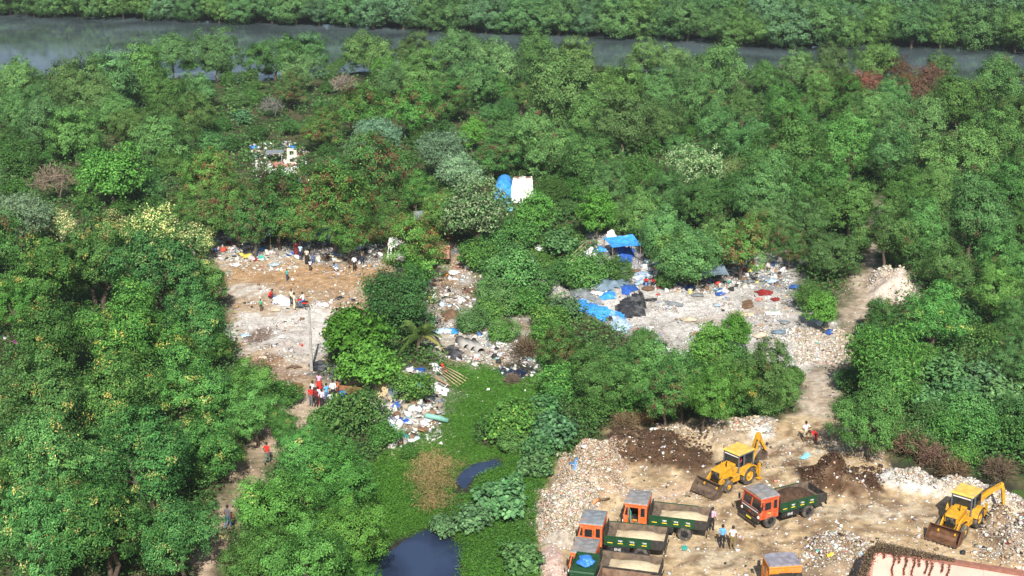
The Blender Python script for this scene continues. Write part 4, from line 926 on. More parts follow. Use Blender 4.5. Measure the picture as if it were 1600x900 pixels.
def backhoe(label, loc, deg, boom_up=True, bucketm=rustst, slew=-12):
    t = thing('backhoe_loader', label, 'backhoe', loc, math.radians(deg), 'yellow backhoe loaders')
    # origin under the rear axle, front towards +x; wheelbase 2.0
    mb = MB(); mb.box(-.9, 2.3, -.38, .38, .55, .95); mb.box(1.75, 2.05, -.75, .75, .36, .56); mb.box(-.1, .1, -.7, .7, .5, .8); mb.build('chassis', yellow, t, bevel=.02)
    for sg in (1, -1):
        wheel(t, 0, sg*1.02, .66, .66, .40, yellow, rimr=.58); wheel(t, 2.0, sg*.92, .42, .42, .28, yellow, rimr=.52)
        mb = MB(); pr = [(.80*math.cos(a), .66+.80*math.sin(a)) for a in np.linspace(math.radians(18), math.radians(150), 12)] + [(.74*math.cos(a), .66+.74*math.sin(a)) for a in np.linspace(math.radians(150), math.radians(18), 12)]
        mb.prism(pr, min(sg*.60, sg*1.08), max(sg*.60, sg*1.08)); mb.prism([(-.5, 1.3), (.6, 1.3), (.72, .9), (-.65, .9)], min(sg*.55, sg*.60), max(sg*.55, sg*.60)); mb.build('fender', yellow, t)
        B('side_tank', yellow, t, (.85, 1.5, min(sg*.40, sg*.85), max(sg*.40, sg*.85), .55, 1.0), bevel=.04)
    mb = MB(); mb.prism([(.85, .95), (2.45, .95), (2.45, 1.42), (2.30, 1.50), (.85, 1.62)], -.42, .42); hd = mb.build('engine_hood', yellow, t, bevel=.04)
    B('grille', chas, hd, (2.452, 2.47, -.34, .34, .75, 1.36)); mb = MB(); mb.tube([(1.6, .2, 1.5), (1.6, .2, 1.95)], .04, 8); mb.build('exhaust_pipe', chas, hd)
    mb = MB()                                                # cab frame
    for x, sl in ((.85, .0), (.30, 0), (-.62, .0)):
        for sg in (1, -1): mb.box(x-.04, x+.04, min(sg*.62, sg*.70), max(sg*.62, sg*.70), .95, 2.30)
    for z in (.95, 2.24):
        for x in (.85, -.62): mb.box(x-.035, x+.035, -.62, .62, z-.03, z+.05)
        for sg in (1, -1): mb.box(-.58, .81, sg*.66-.035, sg*.66+.035, z-.03, z+.05)
    mb.box(-.6, .84, -.6, .6, .88, .93); cf = mb.build('cab_frame', greyst, t)
    B('windscreen', glassm, cf, (.862, .872, -.60, .60, 1.42, 2.2)); B('rear_window', glassm, cf, (-.645, -.632, -.60, .60, 1.35, 2.2))
    B('screen_strip', white, cf, (.875, .885, -.60, .60, 1.36, 1.42), (.875, .885, -.60, .60, 2.12, 2.19))
    for sg in (1, -1):
        B('side_window', glassm, cf, (-.56, .24, sg*.685-.006, sg*.685+.006, 1.4, 2.2)); 
    mb = MB(); mb.prism([(-.74, 2.30), (.94, 2.30), (.96, 2.37), (.85, 2.44), (-.66, 2.44), (-.76, 2.37)], -.74, .74); mb.build('cab_roof', dullyel, t, bevel=.04)
    mb = MB(); mb.box(-.35, .1, -.28, .28, .93, 1.25); mb.box(-.45, -.32, -.28, .28, 1.2, 1.75); mb.build('seat', chas, t, bevel=.04)
    mb = MB(); mb.tube([(.65, 0, .95), (.5, 0, 1.45)], .03); mb.tube([(.5+.06*math.sin(a), .18*math.cos(a), 1.47+.17*math.sin(a)) for a in np.linspace(0, 2*PI, 15)], .016, 5, False); mb.build('steering_wheel', chas, t)
    # front loader
    for sg in (1, -1):
        mb = MB(); mb.prism([(.75, 1.15), (.95, 1.45), (2.2, 1.20), (3.0, .45), (2.85, .28), (2.1, .90), (.9, 1.12)], sg*.56-.05, sg*.56+.05); ar = mb.build('loader_arm', yellow, t)
        mb = MB(); mb.tube([(1.15, sg*.70, .85), (1.7, sg*.68, .92)], .06, 8); mb.build('ram', chas, ar); mb = MB(); mb.tube([(1.7, sg*.68, .92), (2.3, sg*.60, .95)], .03, 8); mb.build('ram_rod', chrome, ar)
    mb = MB(); mb.box(2.15, 2.3, -.55, .55, .95, 1.08); mb.build('arm_cross_tube', yellow, t)
    mb = MB(); z0 = .06
    out = [(3.75, z0), (3.05, z0), (2.86, z0+.18), (2.82, z0+.52), (2.95, z0+.82), (3.12, z0+.92)]; inn = [(3.14, z0+.88), (3.0, z0+.79), (2.87, z0+.5), (2.91, z0+.21), (3.08, z0+.05), (3.75, z0+.035)]
    mb.prism(out + inn, -1.05, 1.05)
    for sg in (1, -1): mb.prism([(3.72, z0), (3.05, z0), (2.86, z0+.18), (2.82, z0+.52), (2.95, z0+.82), (3.12, z0+.92), (3.25, z0+.75)], min(sg*1.052, sg*1.09), max(sg*1.052, sg*1.09))
    bk = mb.build('front_bucket', bucketm, t)
    mb = MB()
    for k in range(8): mb.box(3.70, 3.88, -.98+k*.27, -.90+k*.27, z0+.036, z0+.07)
    mb.build('bucket_teeth', rustst, bk)
    # rear arm
    B('rear_frame', yellow, t, (-1.15, -.9, -.85, .85, .5, .95)); 
    for sg in (1, -1):
        mb = MB(); mb.box(-1.12, -.94, min(sg*.86, sg*1.0), max(sg*.86, sg*1.0), .35, 1.3); mb.box(-1.2, -.86, min(sg*.80, sg*1.1), max(sg*.80, sg*1.1), .12, .2); mb.box(-1.07, -.99, sg*.93-.04, sg*.93+.04, .18, .4); mb.build('stabiliser_leg', yellow, t)
    ST = Matrix.Translation((-1.1, 0, 0)) @ Matrix.Rotation(math.radians(slew), 4, 'Z') @ Matrix.Translation((1.1, 0, 0))
    def bar(pts, wd, nm, par, m=yellow, hw=.15):
        mb = MB(); mb.T = ST; mb.prism(pts, -hw, hw); return mb.build(nm, m, par, bevel=.015)
    if boom_up:
        k_, e_, tip = (-1.15, .9), (-1.75, 3.05), (-2.45, 1.75)
        bm1 = bar([(-1.05, .75), (-1.30, .75), (-1.52, 1.7), (-1.90, 2.95), (-1.78, 3.12), (-1.62, 3.02), (-1.22, 1.75)], 0, 'boom', t)
        st1 = bar([(-1.70, 3.12), (-1.88, 3.10), (-2.08, 2.5), (-2.50, 1.75), (-2.36, 1.66), (-1.92, 2.35)], 0, 'dipper_arm', t, hw=.12)
        mb = MB(); mb.T = ST; mb.tube([(-1.25, .17, 1.75), (-1.55, .17, 2.7)], .05, 8); mb.build('ram', chas, bm1)
        bx, bz = -2.35, 1.60
    else:
        bm1 = bar([(-1.05, .75), (-1.30, .78), (-2.1, 1.62), (-2.95, 2.20), (-2.85, 2.38), (-2.0, 1.95), (-1.2, 1.25)], 0, 'boom', t)
        st1 = bar([(-2.80, 2.42), (-2.98, 2.45), (-3.15, 1.9), (-3.22, .9), (-3.08, .85), (-2.95, 1.7)], 0, 'dipper_arm', t, hw=.12)
        mb = MB(); mb.T = ST; mb.tube([(-1.5, 0, 1.75), (-2.5, 0, 2.35)], .05, 8); mb.build('ram', chas, bm1)
        bx, bz = -3.1, .82
    mb = MB(); mb.T = ST; pr = [(bx, bz+.08), (bx-.1, bz-.05), (bx-.05, bz-.38), (bx+.18, bz-.55), (bx+.55, bz-.50), (bx+.54, bz-.46), (bx+.2, bz-.49), (bx+.0, bz-.34), (bx-.04, bz-.05)]
    mb.prism(pr, -.28, .28)
    for sg in (1, -1): mb.prism([(bx, bz+.08), (bx-.1, bz-.05), (bx-.05, bz-.38), (bx+.18, bz-.55), (bx+.55, bz-.50), (bx+.3, bz-.2)], min(sg*.282, sg*.31), max(sg*.282, sg*.31))
    mb.build('digging_bucket', rustst, st1)
    return t
b1 = place_by_wheel(1171, 757, 221, 0, 1.0, 1); backhoe('yellow backhoe loader with raised rear arm, beside the soil laden truck', b1, 221, True)
b2 = place_by_wheel(1530, 824, 231, 0, 1.0, 1); backhoe('yellow backhoe loader with rust brown front bucket near the pink wall', b2, 231, False, rustor, -48)
# deep in the trees: a half hidden excavator and the white truck
p = GP(680, 372); bo = backhoe('orange yellow backhoe parked in shade under the trees behind the white truck', p, 200, False); bo.scale = (1.1, 1.1, 1.1)
tan = M('tan_pink_bed_boards', (.42, .23, .15), .75, var=.3, scale=3, dirt=(.3, .2, .14), damt=.4)
pw = G(614, 418); pt_ = G(702, 418); wt = truck('white cab truck with tan bed half hidden behind a feathery tree', Vector((pw.x+2.6, pw.y+1.0, zt(pw.x+2.6, pw.y))), 180, white, None, bedside=tan, inner=tan, roofm=white, marks=False, sc=1.08)
for ch in wt.children:
    if ch.name.split('.')[0] == 'tailgate': ch.data.materials[0] = tan; ch['label'] = 'tan board tailgate'
    if ch.name.split('.')[0] == 'rear_side_panel': ch.data.materials[0] = tan
# ------------------------------------------------------------------ people: one skinned body per pose, clothed by material
skinm = M('brown_skin', (.13, .065, .04), .55, var=.08); hairm = M('black_hair', (.012, .010, .010), .45, var=.2); shoem = M('dark_shoes', (.03, .025, .02), .6)
def cloth(name, c): return M('cloth_'+name, c, .85, var=.12, scale=9, bump=.2)
def limb(a, b, t): return tuple(a[i]+(b[i]-a[i])*t for i in range(3))
def skeleton(pose):
    J = dict(pel=(0,0,.93), bel=(0,.01,1.06), che=(0,.01,1.25), nec=(0,0,1.42), nk2=(0,.01,1.475), hea=(0,.025,1.575), top=(0,.01,1.665), nos=(0,.115,1.565))
    for s, sg in (('L', -1), ('R', 1)):
        J['sh'+s] = (.165*sg,0,1.385); J['el'+s] = (.215*sg,-.03,1.12); J['wr'+s] = (.235*sg,.04,.88)
        J['hi'+s] = (.085*sg,0,.87); J['kn'+s] = (.10*sg,.02,.49); J['an'+s] = (.105*sg,-.02,.085); J['to'+s] = (.125*sg,.135,.035)
    up = ('bel','che','nec','nk2','hea','top','nos','shL','shR','elL','elR','wrL','wrR')
    def bendup(ang, keys=up, piv=(0,0,.93)):
        c, s = math.cos(ang), math.sin(ang)
        for k in keys:
            x, y, z = J[k]; y -= piv[1]; z -= piv[2]; J[k] = (x, piv[1]+y*c+z*s, piv[2]-y*s+z*c)
    if pose == 'walk':
        J['knR'] = (.10,.13,.50); J['anR'] = (.105,.20,.10); J['toR'] = (.12,.36,.06); J['knL'] = (-.10,-.02,.50); J['anL'] = (-.105,-.26,.14); J['toL'] = (-.12,-.13,.05)
        J['wrL'] = (-.235,.16,.92); J['wrR'] = (.235,-.12,.90); J['elR'] = (.215,-.12,1.13)
    if pose == 'hips':
        for s, sg in (('L', -1), ('R', 1)): J['el'+s] = (.36*sg,-.10,1.15); J['wr'+s] = (.19*sg,.05,1.0)
    if pose == 'load':
        for s, sg in (('L', -1), ('R', 1)): J['el'+s] = (.33*sg,.10,1.42); J['wr'+s] = (.17*sg,.06,1.66)
    if pose == 'cross':
        for s, sg in (('L', -1), ('R', 1)): J['el'+s] = (.23*sg,.06,1.13); J['wr'+s] = (-.05*sg,.20,1.17 + .03*sg)
    if pose == 'bend':
        bendup(1.25)
        for s, sg in (('L', -1), ('R', 1)): J['el'+s] = (.2*sg,.42,.76); J['wr'+s] = (.14*sg,.50,.50); J['kn'+s] = (.11*sg,.05,.50)
        x, y, z = J['hea']
    if pose == 'squat':
        for k in up + ('pel','hiL','hiR'): x, y, z = J[k]; J[k] = (x, y-.12, z-.62)
        bendup(.55, piv=(0,-.12,.31))
        for s, sg in (('L', -1), ('R', 1)):
            J['kn'+s] = (.17*sg,.30,.50); J['an'+s] = (.13*sg,.02,.085); J['to'+s] = (.16*sg,.17,.035); J['el'+s] = (.24*sg,.26,.53); J['wr'+s] = (.15*sg,.45,.42)
    if pose == 'sit':
        for k in up + ('pel','hiL','hiR'): x, y, z = J[k]; J[k] = (x, y, z-.12)
        bendup(.15, piv=(0,0,.81))
        for s, sg in (('L', -1), ('R', 1)):
            J['kn'+s] = (.22*sg,.36,.66); J['an'+s] = (.27*sg,.26,.22); J['to'+s] = (.28*sg,.42,.17); J['el'+s] = (.26*sg,.20,1.03); J['wr'+s] = (.24*sg,.42,.96)
    return J
RADII = dict(pel=(.135,.105), bel=(.135,.10), che=(.155,.105), nec=(.075,.065), nk2=(.052,.052), hea=(.082,.098), top=(.055,.065), nos=(.016,.016), sh=(.062,.062), el=(.043,.043), wr=(.028,.026), hi=(.095,.095), kn=(.062,.062), an=(.042,.045), to=(.040,.030))
BONES = [('pel','bel'),('bel','che'),('che','nec'),('nec','nk2'),('nk2','hea'),('hea','top'),('hea','nos')] + [b for s in 'LR' for b in (('che','sh'+s),('sh'+s,'el'+s),('el'+s,'wr'+s),('pel','hi'+s),('hi'+s,'kn'+s),('kn'+s,'an'+s),('an'+s,'to'+s))]
def body_mesh(pose):
    J = skeleton(pose); names = list(J); idx = {k: i for i, k in enumerate(names)}
    V = [Vector(J[k]) for k in names]; R = [RADII[k] if k in RADII else RADII[k[:2]] for k in names]; E = [(idx[a], idx[b]) for a, b in BONES]
    for s, sg in (('L', -1), ('R', 1)):                     # palm, four unequal bent fingers and a thumb
        w = V[idx['wr'+s]]; d = (w - V[idx['el'+s]]).normalized(); side = d.cross(Vector((sg, 0, 0))); 
        side = side.normalized() if side.length > .1 else Vector((0, 1, 0)); inn = d.cross(side).normalized()
        def addv(p, r, par): V.append(p); R.append((r, r)); E.append((par, len(V)-1)); return len(V)-1
        pm = addv(w + d*.07, .030, idx['wr'+s])
        for q, ln in ((-.030, .065), (-.010, .080), (.010, .075), (.030, .058)):
            a = addv(w + d*.105 + side*q, .0095, pm); b = addv(V[a] + d*ln*.5 + inn*.008, .0088, a); addv(V[b] + d*ln*.4 + inn*.025, .0075, b)
        a = addv(w + d*.055 + side*.045, .011, pm); addv(V[a] + d*.045 + side*.02 + inn*.012, .009, a)
    me = bpy.data.meshes.new('sk'); me.from_pydata([tuple(v) for v in V], E, []); o = link_mesh('sk', me)
    o.modifiers.new('skin', 'SKIN').use_smooth_shade = True
    for i, r in enumerate(R): me.skin_vertices[0].data[i].radius = r
    me.skin_vertices[0].data[idx['pel']].use_root = True
    o.modifiers.new('sub', 'SUBSURF').levels = 1
    o.modifiers['sub'].render_levels = 1
    dg = bpy.context.evaluated_depsgraph_get(); out = bpy.data.meshes.new_from_object(o.evaluated_get(dg)); bpy.data.objects.remove(o)
    seg = [(Vector(J[a]), Vector(J[b]), a, b) for a, b in BONES]
    wr = [Vector(J['wrL']), Vector(J['wrR'])]
    mi = []
    for f in out.polygons:
        c = f.center; best = (9, 0, 0)
        for a, b, na, nb in seg:
            ab = b-a; t = max(0, min(1, (c-a).dot(ab)/ab.length_squared)); dd = (c-a-ab*t).length
            if dd < best[0]: best = (dd, nb, t)
        k, t = best[1], best[2]
        if k in ('hea', 'top', 'nos', 'nk2'): m = 0
        elif k[:2] == 'wr': m = 0 if t > .15 else 3
        elif k[:2] == 'el': m = 1 if t < .62 else 3
        elif k in ('bel', 'che', 'nec') or k[:2] == 'sh': m = 1
        elif k[:2] == 'hi': m = 2
        elif k[:2] == 'kn': m = 2
        elif k[:2] == 'an': m = 4 if t < .93 else 5
        else: m = 5
        mi.append(m)
    for _ in range(6): out.materials.append(skinm)
    out.polygons.foreach_set('material_index', np.array(mi, np.int32)); out.polygons.foreach_set('use_smooth', np.ones(len(mi), bool))
    out.name = 'body_'+pose; return out, J
def hair_mesh(J, long=False):
    mb = MB(); h = Vector(J['hea']); up = (Vector(J['top']) - Vector(J['nk2'])).normalized(); fw = Vector(J['nos']) - h; fw = (fw - up*fw.dot(up)).normalized(); rt = fw.cross(up)
    vs, n = [], 12
    for j in range(6):
        th = j*PI*.62/5
        for i in range(n):
            ph = 2*PI*i/n; y = math.cos(ph); lim = 1 - .32*max(0, y)
            a = th*lim*(1.15 if long and y < .2 else 1); vs.append(h + up*(.018 + .118*math.cos(a)) + rt*.096*math.sin(a)*math.sin(ph) + fw*(.112*math.sin(a)*y - .012))
    mb.add(vs, [(j*n+i, (j+1)*n+i, (j+1)*n+(i+1) % n, j*n+(i+1) % n) for j in range(5) for i in range(n)])
    me = bpy.data.meshes.new('hair'); me.from_pydata([tuple(v) for v in mb.v], [], mb.f); me.materials.append(hairm); me.polygons.foreach_set('use_smooth', np.ones(len(mb.f), bool)); return me
def face_mesh(J):
    mb = MB(); h = Vector(J['hea']); up = (Vector(J['top']) - Vector(J['nk2'])).normalized(); fw = Vector(J['nos']) - h; fw = (fw - up*fw.dot(up)).normalized(); rt = fw.cross(up)
    for x in (-.034, .034): 
        p = h + rt*x + fw*.083 + up*.012; mb.tube([p - rt*.012, p + rt*.012], .009, 6)
    p = h + fw*.088 - up*.045; mb.tube([p - rt*.02, p + rt*.02], .006, 6)
    me = bpy.data.meshes.new('face'); me.from_pydata([tuple(v) for v in mb.v], [], mb.f); me.materials.append(hairm); return me
def ear_mesh(J):
    mb = MB(); h = Vector(J['hea'])
    for x in (-.088, .088): mb.tube([h + Vector((x, -.005, -.03)), h + Vector((x*1.1, -.01, 0)), h + Vector((x, -.01, .03))], [.008, .016, .012], 6)
    me = bpy.data.meshes.new('ears'); me.from_pydata([tuple(v) for v in mb.v], [], mb.f); me.materials.append(skinm); return me
BODY = {}
def person(px, py, deg, pose, shirt, legs, label, group=None, long=False, sleeves=False, shorts=False, sc=1.0, loc=None, legname='trousers', skirt=None):
    """deg: the way the person faces, 90 = away from the camera"""
    if pose not in BODY:
        me, J = body_mesh(pose); BODY[pose] = (me, hair_mesh(J), hair_mesh(J, True), face_mesh(J), ear_mesh(J), J)
    me, h0, h1, fm, em, J = BODY[pose]
    p = loc if loc is not None else GP(px, py)
    o = link_mesh('person', me); o.location = p; o.rotation_euler = (0, 0, math.radians(deg-90)); o.scale = (sc, sc, sc)
    tag(o, label, 'person', group)
    for i, m in enumerate([skinm, shirt, legs, shirt if sleeves else skinm, skinm if shorts else legs, skinm if shorts else shoem]):
        o.material_slots[i].link = 'OBJECT'; o.material_slots[i].material = m
    link_mesh('hair', h1 if long else h0, o); link_mesh('face', fm, o); link_mesh('ears', em, o)
    if skirt:
        mb = MB(); mb.lathe([(.14, 1.02), (.17, .92), (.21, .6), (.25, .18)], (0, 0, 0), 14, 'z'); mb.build('skirt', skirt, o, True)
    return o
cc = {k: cloth(k, v) for k, v in dict(pink=(.62,.36,.50), blue=(.10,.34,.68), white=(.72,.73,.75), red=(.60,.025,.02), maroon=(.14,.012,.015), black=(.012,.012,.014), olive=(.17,.13,.05), khaki=(.36,.31,.20), cream=(.58,.54,.40), jeans=(.06,.12,.28), greyj=(.12,.13,.15), lav=(.50,.47,.60), orange=(.60,.16,.05), teal=(.03,.33,.30), green=(.03,.32,.14), dgrey=(.10,.10,.115), ltblue=(.34,.50,.66), navy=(.02,.03,.08), paleg=(.50,.58,.58)).items()}
GY = 'people standing in the dirt yard'
person(1112, 829, 60, 'stand', cc['pink'], cc['black'], 'person in pink shirt and black trousers beside the open door truck', GY, sleeves=True)
person(1128, 857, 75, 'stand', cc['blue'], cc['black'], 'person in bright blue shirt and black trousers standing in the yard', GY, sleeves=True)
person(1144, 859, 80, 'stand', cc['white'], cc['olive'], 'person in white shirt and olive trousers standing in the yard', GY)
person(1258, 691, 110, 'hips', cc['white'], cc['khaki'], 'person in white top and pale shorts, hands on hips, on the track', GY, shorts=True)
person(1275, 694, 200, 'bend', cc['red'], cc['maroon'], 'person all in red bending down beside the track', GY)
GG = 'people gathered near the almond tree'
person(486, 635, 60, 'stand', cc['red'], cc['greyj'], 'person in red shirt and grey jeans at the left of the gathering', GG, sleeves=True)
person(489, 626, 45, 'stand', cc['white'], cc['black'], 'person in white shirt half hidden behind the red shirted one', GG)
person(494, 637, 80, 'cross', cc['maroon'], cc['black'], 'person in dark maroon shirt and black trousers in the gathering', GG, sleeves=True)
person(498, 635, 85, 'stand', cc['white'], cc['red'], 'person in white top and bright red trousers in the gathering', GG, long=True)
person(503, 639, 70, 'stand', cc['lav'], cc['black'], 'person in pale lavender shirt with back to the camera in the gathering', GG, sleeves=True)
person(499, 613, 250, 'stand', cc['pink'], cc['red'], 'person in pale pink top and long red skirt behind the gathering', GG, long=True, skirt=cc['red'])
person(511, 630, 120, 'cross', cc['blue'], cc['jeans'], 'person in light blue shirt and jeans inside the gathering', GG)
person(521, 627, 95, 'stand', cc['white'], cc['black'], 'broad person in white shirt with back to camera beside the board wall', GG, sleeves=True, sc=1.08)
person(528, 623, 200, 'stand', cc['orange'], cc['maroon'], 'person in orange clothes beside the orange board wall', GG, long=True)
person(517, 643, 100, 'stand', cc['paleg'], cc['black'], 'person in pale patterned shirt and black trousers nearest the bushes', GG)
person(418, 725, 80, 'walk', cc['red'], cc['greyj'], 'person in red shirt and grey trousers walking down the lane')
person(357, 826, 80, 'walk', cc['dgrey'], cc['jeans'], 'person in dark grey shirt and blue jeans on the shaded lane')
person(363, 824, 85, 'stand', cc['maroon'], cc['black'], 'small dark dressed child beside the grey shirted person on the lane', sc=.66)
GD = 'people on the upper left clearing'
person(422, 467, 10, 'squat', cc['red'], cc['maroon'], 'person in red shirt crouching on the left clearing', GD)
person(408, 487, 85, 'stand', cc['green'], cc['black'], 'child in green shirt and dark shorts on the left clearing', GD, shorts=True, sc=.72)
person(449, 439, 110, 'walk', cc['teal'], cc['navy'], 'child in teal shirt walking on the brown earth', GD, sc=.72)
person(460, 484, 30, 'stand', cc['cream'], cc['cream'], 'person all in cream standing beside the motorcycle', GD, sleeves=True)
person(456, 478, 300, 'stand', cc['cream'], cc['black'], 'person with dark hair standing behind the cream dressed one', GD)
GW = 'people in the shade of the pod trees'
person(470, 406, 260, 'stand', cc['ltblue'], cc['navy'], 'person in light blue top and dark trousers in tree shade', GW)
person(480, 413, 80, 'stand', cc['cream'], cc['black'], 'person in cream top and long black skirt in tree shade', GW, long=True, skirt=cc['black'])
person(489, 413, 95, 'stand', cc['dgrey'], cc['jeans'], 'person in dark grey shirt and blue jeans in tree shade', GW)
person(485, 424, 85, 'stand', cc['white'], cc['black'], 'child in white and black at the edge of the tree shade', GW, sc=.7)
person(463, 401, 270, 'stand', cc['maroon'], cc['maroon'], 'person in dark maroon standing deep in tree shade', GW, long=True, skirt=cc['maroon'])
person(526, 424, 200, 'squat', cc['blue'], cc['white'], 'person in blue top crouching at the foot of the forked trunk', GW)
person(554, 424, 80, 'stand', cc['white'], cc['black'], 'person in white shirt and black trousers by the shaded ground', GW, sleeves=True)
person(566, 413, 250, 'stand', cc['khaki'], cc['navy'], 'person in beige shirt standing behind the white shirted one', GW)
GS = 'people sorting scrap under the trees'
person(1009, 446, 270, 'squat', cc['red'], cc['maroon'], 'person in red crouching beside the blue plastic, left one of two', GS)
person(1021, 447, 250, 'squat', cc['red'], cc['navy'], 'person in red and navy crouching beside a white sack, right one of two', GS)
person(27, 530, 90, 'stand', cc['white'], cc['black'], 'person in white shirt among coloured cloths at the left edge')
# the driver sits on the backhoe's seat
a = math.radians(221); q = Vector((b1.x - .12*math.cos(a), b1.y - .12*math.sin(a), b1.z + .46))
person(0, 0, 221, 'sit', cc['red'], cc['navy'], 'driver in red shirt seated in the backhoe with raised arm', None, loc=q)
# motorcycle with its rider
def motorcycle(px, py, deg):
    p = GP(px, py); t = thing('motorcycle', 'red and black motorcycle parked beside the cream dressed person', 'motorcycle', p, math.radians(deg))
    for x in (.62, -.62):
        mb = MB(); mb.lathe([(.24, -.05), (.30, -.04), (.30, .04), (.24, .05), (.24, -.05)], (x, 0, .30), 20); w = mb.build('wheel', rubber, t)
        mb = MB(); mb.lathe([(.24, -.02), (.24, .02), (.05, .05), (.001, .05)], (x, 0, .30), 16); mb.lathe([(.24, .02), (.05, -.05), (.001, -.05)], (x, 0, .30), 16); mb.build('rim', chrome, w)
    mb = MB(); mb.prism([(.42, .78), (.1, .72), (.05, .88), (.2, .98), (.42, .94)], -.13, .13); mb.build('fuel_tank', redm, t, bevel=.04)
    mb = MB(); mb.prism([(.06, .72), (-.70, .80), (-.72, .88), (-.3, .86), (.04, .84)], -.13, .13); mb.build('seat', chas, t, bevel=.03)
    mb = MB(); mb.prism([(-.2, .55), (-.62, .66), (-.8, .80), (-.55, .76), (-.1, .70)], -.11, .11); mb.build('tail_panel', redm, t, bevel=.02)
    mb = MB(); mb.box(-.12, .28, -.14, .14, .26, .62); mb.lathe([(.001, -.16), (.12, -.16), (.12, .16), (.001, .16)], (.02, 0, .40), 14); mb.build('engine', greyst, t, bevel=.03)
    mb = MB(); mb.tube([(.62, -.10, .30), (.42, -.10, .98)], .022); mb.tube([(.62, .10, .30), (.42, .10, .98)], .022); mb.build('front_fork', chrome, t)
    mb = MB(); mb.tube([(.34, -.36, 1.04), (.42, -.2, 1.02), (.42, .2, 1.02), (.34, .36, 1.04)], .016); mb.build('handlebar', chas, t)
    mb = MB(); mb.lathe([(.001, .10), (.08, .08), (.09, 0), (.05, -.1)], (.48, 0, .90), 14, 'x'); mb.build('headlight', lampm, t)
    mb = MB(); mb.tube([(.1, .15, .35), (-.3, .16, .30), (-.75, .17, .38)], [.025, .035, .045], 8); mb.build('exhaust_pipe', chrome, t)
    return p
mp = motorcycle(472, 483, 150)
am = math.radians(150)
person(0, 0, 150, 'sit', cc['white'], cc['jeans'], 'rider in white shirt and blue jeans sitting on the motorcycle', GD, sleeves=True, loc=Vector((mp.x - .22*math.cos(am), mp.y - .22*math.sin(am), mp.z + .13)))
# ------------------------------------------------------------------ walls, poles, huts, tarpaulins and scrap
pinkw = M('pink_plaster', (.80, .42, .36), .8, var=.10, scale=1.2, dirt=(.55, .30, .24), damt=.15)
coping = M('red_brown_coping', (.28, .12, .085), .8, var=.25, scale=3, dirt=(.14, .09, .06), damt=.3)
conc = M('grey_concrete', (.30, .29, .27), .9, var=.25, scale=4, dirt=(.18, .16, .13), damt=.3, bump=.3)
def seg_box(mb, a, b, w, z0, z1):
    """a wall run between two ground points"""
    d = Vector((b.x-a.x, b.y-a.y, 0)); L = d.length; d /= L; nrm = Vector((-d.y, d.x, 0))
    P = [a, b, b + nrm*w, a + nrm*w]
    mb.add([(p.x, p.y, z0) for p in P] + [(p.x, p.y, z1) for p in P], [(3,2,1,0),(4,5,6,7),(0,1,5,4),(1,2,6,5),(2,3,7,6),(3,0,4,7)])
WH = 2.4
wa, wb = G(1367, 858, WH), G(1660, 906, WH); wc = G(1343, 925, WH); wc = wa + (wc-wa)*1.8
wt_ = thing('boundary_wall', 'pink plastered boundary wall with red brown coping at the lower right', 'wall', (wa.x, wa.y, 0))
o0 = Vector((wa.x, wa.y, 0))
mb = MB(); mb.T = Matrix.Translation(-o0); seg_box(mb, wa, wb, .32, -.2, WH-.14); mb.build('wall_panel', pinkw, wt_)
mb = MB(); mb.T = Matrix.Translation(-o0); e_ = (wc-wa).normalized(); seg_box(mb, wc, wa - e_*.01, .32, -.2, WH-.143); mb.build('side_wall_panel', pinkw, wt_)
dd_ = Vector((wb.x-wa.x, wb.y-wa.y, 0)).normalized(); nn_ = Vector((-dd_.y, dd_.x, 0))
mb = MB(); mb.T = Matrix.Translation(-o0); seg_box(mb, wa - nn_*.07 - dd_*.3, wb - nn_*.07, .46, WH-.138, WH); seg_box(mb, wc, wa - e_*.1, .42, WH-.136, WH-.004); mb.build('coping', coping, wt_)
mb = MB(); mb.T = Matrix.Translation(-o0)
for k in range(1, 6):
    q = wa + dd_*k*2.1; seg_box(mb, q - nn_*.035, q + dd_*.14 - nn_*.035, .06, -.2, WH-.142)
mb.build('pilaster', pinkw, wt_)
rg = np.random.default_rng(9)
def creeper():
    P = []
    L = (G(1492, 880, WH) - wa).length
    for _ in range(10000):
        t = rg.random()**1.15; fade = 1-t*.75
        p = np.array([wa.x + dd_.x*L*t, wa.y + dd_.y*L*t, WH]) + np.array([nn_.x, nn_.y, 0])*(.16 + rg.normal()*.26*fade); p[2] += abs(rg.normal())*.16*fade; P.append(p)
    for _ in range(6500):
        t = rg.random(); p = np.array([wa.x + (wc.x-wa.x)*t, wa.y + (wc.y-wa.y)*t, WH]) + np.array([rg.normal()*.15 - .1, 0, abs(rg.normal())*.13]); P.append(p)
    for t0, ln_ in ((.12, .3), (.25, 1.5), (.31, .5), (.40, 1.2), (.5, 1.7), (.56, .5), (.66, .9), (.72, 1.8), (.85, .6), (.93, .9)):
        for _ in range(int(150*ln_)):
            dz = rg.random()*ln_; p = np.array([wa.x + dd_.x*L*(t0 + .012*math.sin(dz*5)), wa.y + dd_.y*L*(t0 + .012*math.sin(dz*5)), WH - .1 - dz]) + np.array([dd_.x, dd_.y, 0])*rg.normal()*(.022 + .04*math.exp(-dz*4)) - np.array([nn_.x, nn_.y, 0])*(.12 + abs(rg.normal())*.03); P.append(p)
    P = np.array(P); V, q = leaf_quads(rg, P, rg.normal(size=P.shape)*.6 + [0, -.6, .5], .10, .045, .4)
    o = link_mesh('dried_creeper', np_mesh('dried_creeper', V, q, twigm, pal_cols(rg, [(3, (.070, .050, .034)), (2, (.12, .085, .055)), (1, (.24, .18, .11)), (1, (.04, .03, .022))], len(P))))
    tag(o, 'dried brown creeper sprawling over the pink wall and hanging down it', 'creeper')
creeper()
